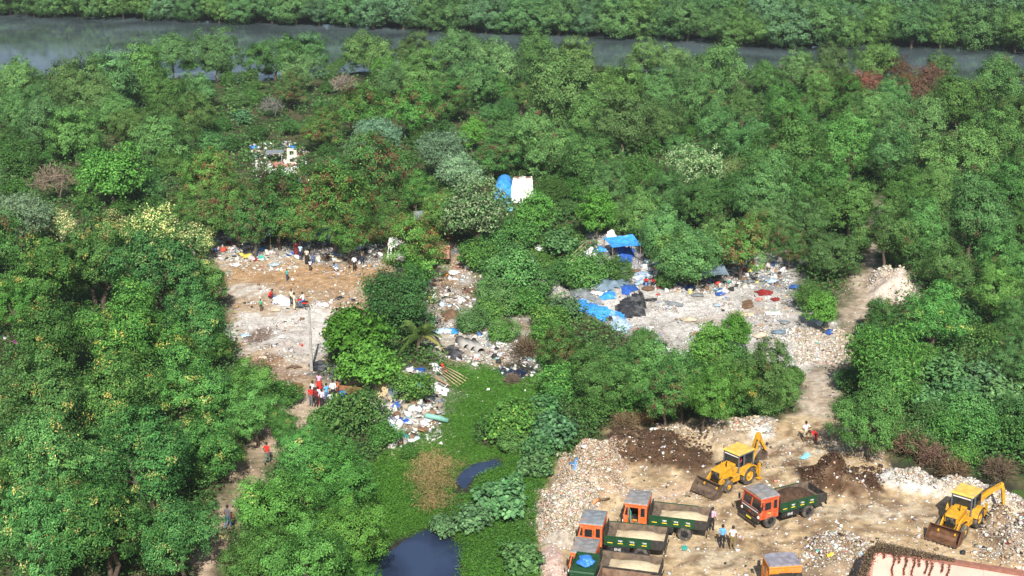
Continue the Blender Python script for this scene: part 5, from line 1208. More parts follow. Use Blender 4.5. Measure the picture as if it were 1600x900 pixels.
# pole, flag, pipes
p = GP(487, 579); mb = MB(); mb.tube([(0, 0, -.3), (0, 0, 5.5)], [.17, .12], 4); mb.tube([(-.25, 0, 5.3), (.25, 0, 5.3)], .04, 4)
o = mb.build('utility_pole', conc, None, bevel=.01); o.location = p; tag(o, 'bare grey concrete utility pole beside the almond tree', 'pole')
p = GP(1556, 574); fl = thing('flag_pole', 'thin leaning pole with a small orange flag among the right bushes', 'flag', p)
mb = MB(); mb.tube([(0, 0, -.2), (.35, .1, 2.6)], .03, 6); mb.build('pole', conc, fl)
mb = MB(); n_ = 7
mb.add([(.33 + .012*k + .07*k*.5, .1 + .05*math.sin(k*1.3), 2.55 - .04*k) for k in range(n_)] + [(.27 + .012*k + .07*k*.5, .09 + .05*math.sin(k*1.3+.4), 1.75 + .045*k) for k in range(n_)], [(k, k+1, n_+k+1, n_+k) for k in range(n_-1)])
mb.build('flag_cloth', M('orange_cloth', (.75, .14, .02), .8), fl)
blk = M('pipe_shade_black', (.01, .01, .01), .9)  # near-black colour for a disc that stands in for the shade inside each pipe
for k, (a, b) in enumerate(((727, 545), (738, 548), (749, 551))):
    p = GP(a, b); t = thing('drain_pipe', ['left', 'middle', 'right'][k] + ' one of three concrete drain pipe mouths under the dirt crossing', 'pipe', p + Vector((0, .3, .12)), .35, 'drain pipes under the crossing')
    mb = MB(); mb.lathe([(.34, -.5), (.42, -.5), (.42, 1.6), (.34, 1.6), (.34, -.5)], (0, 0, 0), 18); mb.build('pipe', conc, t, True); mb = MB(); mb.lathe([(.001, .4), (.34, .4)], (0, 0, 0), 18); mb.build('bore_shade_disc', blk, t)
# sheets spread over the ground
def sheet_mat(nm, c, d=None): return M('sheet_'+nm, c, .42, var=.3, scale=2.2, dirt=d, damt=.12, bump=.7)
SM = dict(blue=sheet_mat('bright_blue', (.045, .27, .72), (.45, .52, .6)), dblue=sheet_mat('deep_blue', (.03, .10, .38), (.3, .35, .45)), pale=sheet_mat('pale_blue', (.36, .48, .60), (.6, .62, .64)), grey=sheet_mat('grey', (.20, .22, .23), (.32, .31, .29)),
 slate=sheet_mat('slate', (.15, .21, .26), (.28, .31, .33)), black=M('sheet_black', (.03, .03, .033), .5, var=.8, scale=2.5, dirt=(.2, .2, .2), damt=.45, bump=1), white=sheet_mat('white', (.74, .74, .72), (.5, .47, .42)), cream=sheet_mat('cream', (.55, .46, .33), (.4, .3, .2)), red=sheet_mat('red', (.24, .022, .022), (.25, .15, .12)),
 teal=sheet_mat('teal', (.06, .36, .30), (.3, .4, .35)), yellow=sheet_mat('yellow', (.80, .60, .06)), pinkf=sheet_mat('faded_pink', (.55, .22, .19), (.5, .42, .38)), magenta=sheet_mat('magenta', (.55, .04, .38)), cyan=sheet_mat('cyan', (.25, .60, .72)), brown=sheet_mat('brown', (.17, .10, .06), (.28, .2, .14)), orangeb=sheet_mat('orange_board', (.24, .11, .055), (.18, .12, .08)))
NT = [0]; TG = 'plastic sheets heaped on the right dump'
def tarp(poly, m, label, cat='tarpaulin', name='tarpaulin', bump=.3, lift=.05, group=None):
    """a crumpled sheet lying where its outline is seen on the ground"""
    NT[0] += 1
    if group == TG: ax, ay = sum(q[0] for q in poly)/len(poly), sum(q[1] for q in poly)/len(poly); poly = [(ax + (a-ax)*1.16, ay + (b-ay)*1.22) for a, b in poly]
    P = [GP(*q) for q in poly]; pg = [(v.x, v.y) for v in P]
    x0, x1 = min(v[0] for v in pg), max(v[0] for v in pg); y0, y1 = min(v[1] for v in pg), max(v[1] for v in pg)
    st_ = max(.12, min(.3, (x1-x0)/14)); xs_ = np.arange(x0-st_, x1+2*st_, st_); ys_ = np.arange(y0-st_, y1+2*st_, st_*1.15); X, Y = np.meshgrid(xs_, ys_); sh = X.shape; X, Y = X.ravel(), Y.ravel()
    d = sdf(pg, X, Y) + (fbm(X*1.5, Y*1.5, NT[0])-.5)*.5
    bump = min(bump*.7, .2*min(x1-x0, (y1-y0)*.8))
    rid = np.abs(fbm(X*.9+Y*.3, Y*.9, NT[0]+50, 3)-.5)*2
    Z = ZT(X, Y) + lift + bump*sstep(-.1, .8, d)*(.25 + rid*1.7 + .9*np.abs(fbm(X*2.6, Y*2.6, NT[0]+90, 2)-.5)) + .03*NT[0]/60
    q = np.arange((sh[0]-1)*(sh[1]-1)); r = q//(sh[1]-1); c = q % (sh[1]-1); Q = np.stack([r*sh[1]+c, r*sh[1]+c+1, (r+1)*sh[1]+c+1, (r+1)*sh[1]+c], 1)
    Q = Q[(d[Q] > -.05).all(1)]
    if len(Q) == 0: Q = np.array([[0, 1, sh[1]+1, sh[1]]])
    u, inv = np.unique(Q, return_inverse=True); c0 = np.array([X[u].mean(), Y[u].mean(), Z[u].min()])
    o = link_mesh(name, np_mesh(name, np.stack([X, Y, Z], 1)[u]-c0, inv.reshape(Q.shape), m, None, True)); o.location = c0
    return tag(o, label, cat, group)
def ell(px, py, rx, ry, n=9, s=0):
    g = random.Random(px*7+py+s); return [(px + rx*math.cos(2*PI*k/n)*g.uniform(.75, 1.2), py + ry*math.sin(2*PI*k/n)*g.uniform(.75, 1.2)) for k in range(n)]
tarp([(906,471),(918,470),(942,481),(963,487),(976,495),(971,499),(955,492),(946,503),(936,500),(925,494),(912,490),(904,484)], SM['blue'], 'long bright blue tarpaulin at the near edge of the right dump', group=TG)
tarp([(952,494),(969,496),(988,509),(977,519),(958,514)], SM['pale'], 'pale blue sheet beside the long bright blue tarpaulin', group=TG)
tarp([(893,450),(910,450),(927,463),(944,473),(937,477),(914,471),(896,467)], SM['grey'], 'long grey tarpaulin behind the bright blue one', group=TG, bump=.5)
tarp([(918,451),(935,443),(959,444),(980,441),(988,451),(960,456),(933,456)], SM['slate'], 'slate coloured tarpaulin stretched across the heap', group=TG, bump=.5)
tarp([(961,482),(980,467),(1001,460),(1009,473),(1005,492),(978,496)], SM['black'], 'crumpled black plastic sheet on the white rubble', group=TG, bump=.22)
tarp([(878,442),(901,436),(926,437),(921,459),(906,453),(880,450)], SM['black'], 'black netting sheet at the left end of the right dump', group=TG, bump=.4)
tarp([(922,440),(942,434),(954,438),(940,444),(925,446)], SM['blue'], 'small bright blue sheet on top of the slate tarpaulin', group=TG)
tarp([(948,457),(958,455),(961,467),(937,469),(934,464)], SM['blue'], 'blue sheet scrap between slate and black plastic', group=TG)
tarp([(962,443),(978,434),(984,442),(974,449)], SM['pale'], 'crumpled light blue sheet right of the slate tarpaulin', group=TG)
tarp([(972,452),(990,447),(1000,455),(984,462),(974,460)], SM['dblue'], 'dull dark blue sheet above the black plastic', group=TG)
tarp([(924,396),(938,384),(948,392),(946,401),(934,403)], SM['blue'], 'blue tarpaulin hung over the far scrap heap', group=TG, bump=.8)
tarp([(966,396),(988,391),(993,404),(978,413),(968,407)], SM['dblue'], 'deep blue sheets spread below the olive trees', group=TG, bump=.5)
tarp([(927,402),(954,397),(956,401),(937,407)], SM['black'], 'narrow black sheet below the hung blue tarpaulin', group=TG)
tarp([(992,428),(1018,424),(1011,442),(995,445)], SM['pale'], 'pale sheet at the edge of the tree shade', group=TG)
tarp([(905,397),(926,389),(930,402),(914,408)], SM['white'], 'white sacking draped over the far scrap heap', group=TG, bump=.7)
tarp(ell(956,376,9,4), SM['white'], 'white heap of sacking at the top of the far scrap', 'sacking', 'sacking', .9)
tarp([(1178,456),(1192,452),(1208,458),(1204,463),(1186,463)], SM['red'], 'dark red cloth strewn under the leaning tree, farther piece', 'cloth', 'cloth_pile', .5)
tarp(ell(1212,469,9,4), SM['red'], 'dark red cloth strewn under the leaning tree, nearer piece', 'cloth', 'cloth_pile', .5)
tarp(ell(1185,469,7,3), SM['pinkf'], 'faded red rag between the two dark red cloths', 'cloth', 'cloth_pile', .4)
tarp([(1158,472),(1175,468),(1178,481),(1162,484)], SM['brown'], 'brown board lying beside the red cloth', 'board', 'board', .1)
tarp([(1195,488),(1218,487),(1219,492),(1197,493)], SM['white'], 'white strip of sheet on the right dump', 'sheet', 'sheet', .15)
tarp([(1036,470),(1066,475),(1064,480),(1042,477)], SM['grey'], 'grey strip of sheet on the white rubble', 'sheet', 'sheet', .2)
tarp([(1140,486),(1180,490),(1176,497),(1138,493)], SM['cream'], 'tan mat lying on the white rubble', 'mat', 'mat', .1)
tarp([(1030,540),(1050,545),(1075,556),(1066,559),(1040,550)], SM['white'], 'long white sheet behind the front bushes', 'sheet', 'sheet', .2)
tarp([(425,464),(447,463),(458,470),(456,478),(440,480),(424,474)], SM['white'], 'big crumpled white sheet beside the motorcycle', 'sheet', 'sheet', .35)
tarp(ell(430,484,8,4), SM['cream'], 'cream cloth lying between the child and motorcycle', 'cloth', 'cloth_pile', .15)
tarp(ell(506,478,11,4), SM['white'], 'white sheet scrap right of the motorcycle', 'sheet', 'sheet', .25)
tarp(ell(531,466,5,3), SM['black'], 'dark sheet scrap on the brown earth', 'sheet', 'sheet', .2)
tarp(ell(499,574,16,9), SM['black'], 'tangle of black sheeting at the foot of the utility pole', 'sheet', 'sheet', .6)
tarp([(452,600),(463,597),(474,604),(465,612)], SM['orangeb'], 'orange brown board leaning by the lane', 'board', 'board', .25)
tarp(ell(708,552,14,13), SM['black'], 'black plastic heap beside the dirt crossing', 'tarpaulin', 'tarpaulin', 1.2)
tarp(ell(712,518,9,5), SM['blue'], 'light blue sheet at the edge of the dirt crossing', 'sheet', 'sheet', .3)
tarp([(676,515),(700,513),(704,521),(680,523)], SM['pale'], 'pale sheets left of the dirt crossing', 'sheet', 'sheet', .3)
tarp([(688,492),(705,484),(720,490),(716,502),(696,504)], SM['brown'], 'rusty domed sheet behind the dirt crossing', 'sheet', 'sheet', 1.0)
tarp([(671,570),(684,568),(694,580),(690,588),(680,582)], SM['white'], 'white curved sheet by the palm', 'sheet', 'sheet', .4)
tarp([(640,588),(655,580),(668,588),(664,606),(650,612),(641,604)], SM['blue'], 'bright blue tarpaulin draped over the shack', group='sheets over the shack', bump=1.3)
tarp([(644,578),(664,574),(668,584),(650,585)], SM['dblue'], 'deep blue tarpaulin behind the bright blue one', group='sheets over the shack', bump=1.0)
tarp([(634,577),(646,574),(648,584),(638,585)], SM['white'], 'white cloth at the top of the shack', 'cloth', 'cloth_pile', .8)
tarp([(645,618),(664,616),(668,628),(648,630)], SM['black'], 'black plastic bag heap below the blue tarpaulin', 'plastic', 'plastic_heap', .8)
tarp([(628,610),(644,608),(646,622),(632,620)], SM['teal'], 'teal net cloth beside the dry roots', 'cloth', 'cloth_pile', .6)
tarp([(666,606),(678,602),(702,611),(698,622),(672,615)], SM['white'], 'white mattress lying on the grass edge', 'mattress', 'mattress', .45, .15)
tarp([(660,664),(672,655),(680,668),(668,672)], SM['white'], 'white board propped on the scrap heap', 'board', 'board', .3)
tarp([(652,668),(676,668),(672,679),(650,676)], SM['brown'], 'brown board at the end of the scrap heap', 'board', 'board', .25, .2)
tarp(ell(617,633,9,8), SM['dblue'], 'deep blue plastic bag beside the lettered board', 'bag', 'plastic_bag', .9)
tarp([(880,728),(898,730),(902,736),(894,736),(880,733)], SM['blue'], 'small blue tarpaulin on the pink rubble', 'tarpaulin', 'tarpaulin', .3, .1)
tarp([(1246,716),(1262,708),(1268,712),(1256,720)], SM['cyan'], 'pale cyan sheet behind the soil heap', 'sheet', 'sheet', .15)
tarp([(1262,712),(1270,708),(1270,716),(1262,718)], SM['cream'], 'cream sheet next to the cyan one', 'sheet', 'sheet', .15)
tarp([(1289,868),(1300,866),(1298,876),(1290,874)], SM['yellow'], 'yellow sheet scrap on the low rubble', 'sheet', 'sheet', .2)
tarp(ell(1069,858,6,4), SM['teal'], 'teal plastic scrap on the yard floor', 'sheet', 'sheet', .1)
tarp(ell(1341,868,9,5), SM['pale'], 'pale plastic caught beside the wall corner', 'sheet', 'sheet', .3)
tarp(ell(398,231,7,3), SM['blue'], 'blue sheet at the left of the ruined hut', 'sheet', 'sheet', 1.0)
tarp(ell(440,231,11,4), SM['black'], 'black tarpaulin heap behind the ruined hut', 'tarpaulin', 'tarpaulin', 1.3)
tarp(ell(457,230,6,3), SM['blue'], 'blue sheet behind the ruined white wall', 'sheet', 'sheet', .9)
tarp(ell(420,243,7,4), SM['pale'], 'pale sheet left of the pink floor', 'sheet', 'sheet', .8)
tarp([(423,254),(462,251),(468,256),(452,264),(428,265)], SM['pinkf'], 'faded pink floor of the ruined hut', 'floor', 'floor_slab', .03, .12)
tarp([(412,268),(440,264),(468,262),(470,272),(440,275),(414,274)], SM['white'], 'white broken plinth in front of the pink floor', 'plinth', 'plinth', .5)
tarp(ell(428,240,14,4), SM['cream'], 'tan boards heaped beside the ruined hut', 'boards', 'board_heap', .7)
tarp(ell(262,330,8,4), SM['pinkf'], 'faded red sheet in the gap by the pod trees', 'sheet', 'sheet', .6)
tarp(ell(268,336,5,3), SM['blue'], 'small blue sheet beside the faded red one', 'sheet', 'sheet', .6)
tarp(ell(27,536,10,4), SM['magenta'], 'magenta cloth at the left edge', 'cloth', 'cloth_pile', .3)
tarp(ell(14,520,9,4), SM['orangeb'], 'orange cloth heap at the left edge', 'cloth', 'cloth_pile', .5)
tarp(ell(6,528,6,4), SM['white'], 'white cloth at the very left edge', 'cloth', 'cloth_pile', .3)
for k, (a, b, m, nm) in enumerate([(386,402,'yellow','yellow'),(394,405,'blue','blue'),(401,407,'red','red'),(408,405,'teal','teal'),(398,398,'dblue','deep blue'),(338,392,'red','dark red'),(347,392,'black','black')]):
    tarp(ell(a, b, 6, 4), SM[m], f'{nm} clothes heap under the left pod trees', 'clothes', 'clothes_heap', .9, group='clothes heaped under the pod trees')
for k, (a, b, m, lab) in enumerate([(790,318,'cyan','cyan sheet scrap below the tarp hut, topmost'),(796,328,'cyan','cyan sheet scrap below the tarp hut, lowest'),(786,306,'blue','blue sheet corner beside the tarp hut'),(1282,507,'white','white rubbish bags by the dark bush'),(1292,512,'cream','cream rubbish bags by the dark bush'),(1286,518,'black','black rubbish bag by the dark bush'),(1296,520,'dblue','blue rubbish bag by the dark bush'),(1025,537,'dblue','blue bundle behind the front bushes'),(1022,541,'red','red striped cloth below the blue bundle')]):
    tarp(ell(a, b, 7, 5), SM[m], lab, 'plastic', 'plastic_heap', .7)
for k, (a, b, lab) in enumerate([(1042,440,'left'),(1060,446,'middle'),(1078,450,'right'),(1126,458,'far right')]):
    tarp(ell(a, b, 9, 6), SM['dblue'], f'{lab} dark blue heap of plastic in the tree shade', 'plastic', 'plastic_heap', 1.4, group='blue heaps in the shade')
for a, b, c, d, m, lab in [(900,448,12,5,'white','white plastic tangle left of the slate tarpaulin'),(935,460,10,4,'white','white plastic scraps between the grey and slate tarpaulins'),(1000,436,10,4,'white','white sack heap right of the slate tarpaulin'),(990,424,12,3,'brown','brown planks in front of the deep blue sheets'),(955,500,6,5,'black','black scrap at the corner of the pale blue sheet'),(1000,525,8,4,'grey','grey bag behind the front bushes'),(1012,516,9,5,'white','white bag heap beside the pale blue sheet'),(843,388,7,5,'white','white bag on the bright weeds'),(832,408,5,4,'white','small white bag on the bright weeds')]:
    tarp(ell(a, b, c, d), SM[m], lab, 'plastic', 'plastic_heap', .5)

for a, b, c, d, m, lab in [(915,440,10,5,'dblue','deep blue sheet heap at the top left of the slate tarpaulin'),(948,428,14,4,'grey','grey sheet behind the slate tarpaulin'),(968,420,12,4,'dblue','deep blue sheet between the weeds and the olive trees'),(980,405,14,6,'dblue','deep blue heap on the far scrap'),(940,410,14,4,'grey','grey sheet in front of the far scrap heap'),(962,390,10,5,'pale','pale sheet on the far scrap heap'),(925,384,9,4,'black','black bags at the top left of the far scrap heap'),(1012,452,12,4,'brown','brown sacking in front of the crouching pair'),(1018,470,10,3,'black','black scrap right of the crumpled black plastic'),(1090,462,12,3,'grey','grey sheet strip before the tree shade'),(1120,478,10,3,'pale','pale sheet strip in the middle of the white rubble'),(1150,500,12,3,'slate','slate sheet strip left of the dark bush'),(1225,505,10,4,'grey','grey sheet beside the rubbish bags'),(1215,520,14,4,'slate','slate sheet in front of the dark bush'),(1075,500,14,4,'cream','tan mat in the middle of the white rubble'),(1190,525,16,4,'cream','tan mat at the near side of the white rubble'),(1240,450,10,4,'dblue','deep blue scrap behind the dark bush'),(1170,440,12,5,'grey','grey sheet in the shade behind the red cloth'),(1205,440,10,4,'pale','pale sheet in the shade behind the red cloth')]:
    tarp(ell(a, b, c, d), SM[m], lab, 'sheet', 'sheet', .6)
for a, b, c, d, m, lab in [(560,388,10,4,'pale','pale sheet in the shade left of the white truck'),(370,415,8,3,'white','white rag on the near edge of the rubbish strip'),(430,415,9,3,'pale','pale sheet on the near edge of the rubbish strip'),(455,398,9,4,'dblue','blue sheet in the shade of the pod trees'),(510,405,12,4,'brown','brown boards at the foot of the pod trees'),(530,408,8,3,'cream','tan boards beside the crouching person in blue'),(380,525,9,3,'pale','pale rag on the white gravel'),(410,560,10,3,'cream','tan board on the lower gravel'),(460,575,12,3,'brown','brown plank heap left of the utility pole'),(440,528,8,3,'white','white rag on the middle gravel'),(640,610,10,5,'cream','cream rags below the shack'),(620,650,10,5,'brown','brown boards on the scrap heap below the sign'),(610,668,12,5,'pale','pale plastic on the scrap heap below the sign'),(632,660,8,4,'dblue','blue plastic on the scrap heap below the sign'),(600,655,8,4,'white','white plastic on the scrap heap below the sign'),(640,690,10,4,'white','white plastic at the tip of the scrap heap'),(720,470,8,5,'white','white panel beside the creeper bank'),(708,428,10,5,'white','white cabinet panel below the white truck'),(735,455,8,4,'brown','brown sack left of the creeper mound')]:
    tarp(ell(a, b, c, d), SM[m], lab, 'scrap', 'scrap_heap', .6)
# long and standing pieces of scrap
woodm = M('weathered_wood', (.24, .16, .10), .85, var=.35, scale=5); bamboo = M('bamboo', (.40, .31, .19), .7, var=.25)
def pole_between(a, b, za, zb, r, m, name, label, cat, group=None, n=8):
    p, q = GP(*a), GP(*b); p.z += za; q.z += zb; mb = MB(); mb.tube([(0, 0, 0), (q-p)*.5 + Vector((0, 0, .04)), q-p], [r, r*.95, r*.85], n)
    o = mb.build(name, m, None, True); o.location = p; return tag(o, label, cat, group)
for k in range(5):
    pole_between((682+k*3, 582-k), (716+k*4, 606-k*3), .15+.05*k, .1, .045, bamboo, 'bamboo_pole', ['lowest', 'second', 'middle', 'fourth', 'uppermost'][k] + ' of five bamboo poles lying on the grass edge', 'pole', 'bamboo poles on the grass')
for k in range(3):
    pole_between((668+k*2, 588+k*2), (700+k*2, 602+k*2), .25, .15, .06, woodm, 'timber_pole', ['upper', 'middle', 'lower'][k] + ' grey timber left of the bamboo poles', 'timber', 'timbers by the bamboo poles')
pole_between((884,412), (914,393), .2, 1.0, .06, bamboo, 'bamboo_pole', 'long bamboo pole leaning on the far scrap heap', 'pole')
pole_between((890,412), (918,394), .1, .8, .05, bamboo, 'bamboo_pole', 'shorter bamboo pole beside the long leaning one', 'pole')
pole_between((664,654), (700,662), .25, .25, .22, M('faded_teal_pipe', (.16, .36, .30), .6, var=.2), 'plastic_pipe', 'thick faded teal pipe lying on the grass', 'pipe')
pole_between((765,480), (796,495), .3, .2, .14, white, 'gutter', 'long white gutter lying on the creeper bank', 'gutter')
pole_between((760,484), (788,497), .2, .15, .10, M('cream_plank', (.55, .47, .33), .8), 'plank', 'cream plank beside the white gutter', 'plank')
pole_between((924,788), (952,782), .2, .15, .09, woodm, 'log', 'brown log behind the second truck', 'log')
pole_between((926,783), (936,785), .2, .2, .14, M('cut_wood', (.55, .24, .10), .8), 'tree_stump', 'orange brown cut stump on the rubble', 'stump')
pole_between((1372,692), (1388,648), -.1, 2.2, .2, M('red_bark', (.22, .10, .06), .9, var=.3, bump=.5), 'dead_tree', 'reddish bare dead tree trunk leaning under the willowy tree', 'tree')
p = GP(908, 452); mb = MB(); mb.box(-.08, .08, -.08, .08, -.1, 1.2); o = mb.build('post', white, None, bevel=.01); o.location = p; tag(o, 'short white post on the black netting', 'post')
for k, (a, b) in enumerate(((691, 572), (693, 577), (697, 582))):
    mb = MB(); mb.lathe([(.001, 0), (.11, 0), (.14, .24), (.12, .24), (.10, .03), (.001, .03)], (0, 0, 0), 14, 'z'); o = mb.build('bucket', M('red_bucket', (.62, .06, .03), .4), None, True); o.location = GP(a, b); tag(o, ['upper', 'middle', 'lower'][k] + ' red bucket on the grass edge by the palm', 'bucket', 'red buckets')
mb = MB(); mb.lathe([(.001, 0), (.28, 0), (.30, .05), (.28, .3), (.30, .45), (.28, .6), (.28, .85), (.001, .86)], (0, 0, 0), 16, 'z'); o = mb.build('drum', M('blue_drum', (.03, .14, .5), .4), None, True); o.location = GP(536, 627); tag(o, 'blue plastic drum in front of the orange board wall', 'drum')
# the shack under the almond tree
def slab(name, label, cat, a, b, h, mat, th=.06, lean=0, group=None):
    """a standing board or sheet between two ground pixels"""
    p, q = GP(*a), GP(*b); d = q-p; d.z = 0; n_ = Vector((-d.y, d.x, 0)).normalized(); mb = MB(); u = Vector((0, 0, h)) + n_*lean
    mb.add([Vector((0, 0, -.1)), d + Vector((0, 0, -.1)), d + n_*th, n_*th] + [u, d+u, d+u+n_*th, u+n_*th], [(3,2,1,0),(4,5,6,7),(0,1,5,4),(1,2,6,5),(2,3,7,6),(3,0,4,7)])
    o = mb.build(name, mat, None); o.location = p; return tag(o, label, cat, group)
slab('board_wall', 'low orange brown board wall beside the gathering', 'wall', (531,625), (573,630), 1.25, SM['orangeb'])
slab('board_wall', 'grey brown mud wall patch behind the orange boards', 'wall', (540,610), (592,612), 1.2, M('mud_wall', (.30, .25, .18), .9, var=.3))
slab('wall_sheet', 'tan sheet leaning beside the orange boards', 'sheet', (571,619), (590,622), 1.35, SM['cream'], lean=.5)
slab('wall_sheet', 'tall tan sheet leaning at the shack corner', 'sheet', (590,624), (605,626), 1.9, M('tan_sheet', (.50, .40, .24), .8, var=.15), lean=.4)
slab('wall_sheet', 'blue grey sheet standing at the end of the shack', 'sheet', (605,627), (620,627), 1.5, SM['slate'], lean=.2)
p, q = GP(583, 644), GP(606, 649)
sb = thing('sign_board', 'fallen blue sign board with white lettering on the scrap heap', 'sign', p, math.atan2(q.y-p.y, q.x-p.x) + .25)
mb = MB(); W_, H_ = 1.5, 1.5; mb.T = Matrix.Rotation(math.radians(48), 4, 'X'); mb.box(0, W_, -.02, .02, .05, H_); mb.build('board', SM['dblue'], sb)
mb = MB(); mb.T = Matrix.Rotation(math.radians(48), 4, 'X')
for x0, x1, z0, z1 in ((-.04, 0, .02, H_+.03), (W_, W_+.04, .02, H_+.03), (0, W_, .0, .045), (0, W_, H_+.005, H_+.045)): mb.box(x0, x1, -.035, .03, z0, z1)
mb.build('frame', white, sb)
mb = MB(); gg = random.Random(4); mb.T = Matrix.Rotation(math.radians(48), 4, 'X')
for row, z in enumerate((1.12, .78)):
    x = .12
    while x < 1.3:
        h = gg.uniform(.16, .28); mb.box(x, x+.035, -.028, -.022, z-h*.4, z+h*.6); mb.box(x, x+.12, -.029, -.023, z+h*.3, z+h*.3+.03); x += gg.uniform(.13, .2)
mb.box(.1, 1.1, -.028, -.022, .38, .43); mb.build('lettering', white, sb)
# ruined white hut
p = GP(457, 257); hu = thing('ruined_hut', 'remains of a white hut wall with two openings beyond the pod trees', 'hut', p, .1); mb = MB()
for x0, x1, z0, z1 in ((-.62, -.3, 0, 2.1), (.22, .6, 0, 1.85), (-.3, .22, 0, .3), (-.3, .22, .95, 1.2), (-.3, .22, 1.8, 2.08)): mb.box(x0, x1, -.12, .12, z0, z1)
mb.box(-1.1, -.62, -.12, .12, 0, .7); mb.build('wall', M('whitewash', (.60, .56, .48), .85, var=.25, scale=3, dirt=(.35, .3, .22), damt=.6), hu)
mb = MB(); mb.box(-3.4, -1.2, .5, 2.4, 1.35, 1.42); mb.box(-3.3, -3.2, .6, .7, 0, 1.35); mb.box(-1.4, -1.3, .6, .7, 0, 1.35); mb.build('sheet_roof', SM['grey'], hu)
# tarp hut: white sheet front, blue tarpaulin hood
p = GP(816, 318); th = thing('tarp_hut', 'makeshift hut with a white sheet front and blue tarpaulin side', 'hut', p, -.05)
mb = MB(); mb.prism([(.25, 0), (1.3, 2.55), (3.2, 2.3), (3.2, 0)], -1.1, 1.1, 'x'); mb.build('hut_frame', woodm, th)
mb = MB(); nu, nv = 16, 18                                    # the sheet sags and creases over the frame
for j in range(nv+1):
    v = j/nv; yy, zz = (1.1*v/.7, 2.7*v/.7) if v < .7 else (1.1 + 2.2*(v-.7)/.3, 2.7 - .3*(v-.7)/.3)
    for i_ in range(nu+1):
        u = i_/nu; w = float(fbm(u*3.2, v*4.5, 61, 3)) - .5; mb.v.append(Vector(((u-.5)*(2.3 + .25*math.sin(v*5)) + .12*w, yy - .10 + .5*w*(.3+v*.3), zz*(1-.06*math.sin(u*PI*2)**2) + .22*w + .06)))
for j in range(nv):
    for i_ in range(nu): mb.f.append([j*(nu+1)+i_, j*(nu+1)+i_+1, (j+1)*(nu+1)+i_+1, (j+1)*(nu+1)+i_]); mb.m.append(0)
mb.build('white_sheet', M('white_hut_sheet', (.78, .79, .76), .7, var=.06, dirt=(.5, .55, .5), damt=.1), th)
mb = MB(); pr = [(1.0*math.cos(a)-2.2, 1.4 + 1.3*math.sin(a)) for a in np.linspace(0, PI, 9)]; mb.prism([(-1.18, 0)] + pr + [(-3.2, 0)], .7, 3.0); mb.build('blue_tarpaulin', SM['blue'], th)
for k, (x, m, lab) in enumerate(((-.75, SM['brown'], 'brown sack on the ridge of the tarp hut, left one'), (-.1, conc, 'grey stone slab on the ridge of the tarp hut'), (.7, SM['brown'], 'brown sack on the ridge of the tarp hut, right one'))):
    lump('roof_weight', lab, 'sack', p + Vector((x, 1.7, 2.45)), .42, m, k+3, (1, .7, .5))
# shaded shed by the lane
p = GP(335, 640); sh = thing('lean_to_shed', 'dark lean-to shed with grey sheet roof and red cloth beside the lane', 'shed', p, -.15)
mb = MB(); mb.prism([(-1.2, 2.0), (1.2, 2.3), (1.2, 2.36), (-1.2, 2.06)], -1.9, 1.9, 'x'); mb.build('roof', SM['slate'], sh)
for x in (-1.8, 1.8):
    for y_, z in ((-1.1, 2.0), (1.1, 2.28)): B('post', woodm, sh, (x-.05, x+.05, y_-.05, y_+.05, -.1, z))
mb = MB(); mb.box(-1.7, 1.7, .9, .95, 0, 2.1); mb.build('back_cloth', SM['red'], sh)

def shelter(px, py, w, d, h, m, label, rz=0):
    """a low shelter of a sagging sheet on four sticks"""
    p = GP(px, py); t = thing('shelter', label, 'shelter', p, rz, 'makeshift shelters under the trees'); mb = MB(); n = 9
    for j in range(n+1):
        for i in range(n+1):
            u, v = i/n, j/n; mb.v.append(Vector(((u-.5)*w, (v-.5)*d, h - .5*(1-v)*.8 - .25*math.sin(u*PI)*math.sin(v*PI) + .25*(float(fbm(u*3+px, v*3, 5, 3))-.5))))
    for j in range(n):
        for i in range(n): mb.f.append([j*(n+1)+i, j*(n+1)+i+1, (j+1)*(n+1)+i+1, (j+1)*(n+1)+i]); mb.m.append(0)
    mb.build('sheet_roof', m, t)
    for x in (-.46, .46):
        for y_ in (-.46, .46): mb = MB(); mb.tube([(x*w, y_*d, -.1), (x*w*1.02, y_*d, h - (.4 if y_ < 0 else 0))], .04, 6); mb.build('stick', woodm, t)
for a, b, w, d, h, m, lab, rz in [(352,386,3.2,2.6,1.9,'black','black sheet shelter at the left end of the pod trees',.1),(403,388,3.6,2.6,2.0,'slate','slate sheet shelter under the left pod trees',-.1),(512,388,3.4,2.6,1.9,'dblue','deep blue sheet shelter behind the forked trunk',.05),(1062,440,3.4,2.6,1.8,'dblue','deep blue sheet shelter under the olive trees',0),(1108,446,3.2,2.4,1.8,'slate','slate sheet shelter under the olive trees',.15),(668,352,3,2.6,1.3,'grey','grey sheet shelter behind the white truck',.1),(972,400,3.2,2.6,1.7,'blue','bright blue sheet shelter on the far scrap heap',.3)]:
    shelter(a, b, w, d, h, SM[m], lab, rz)

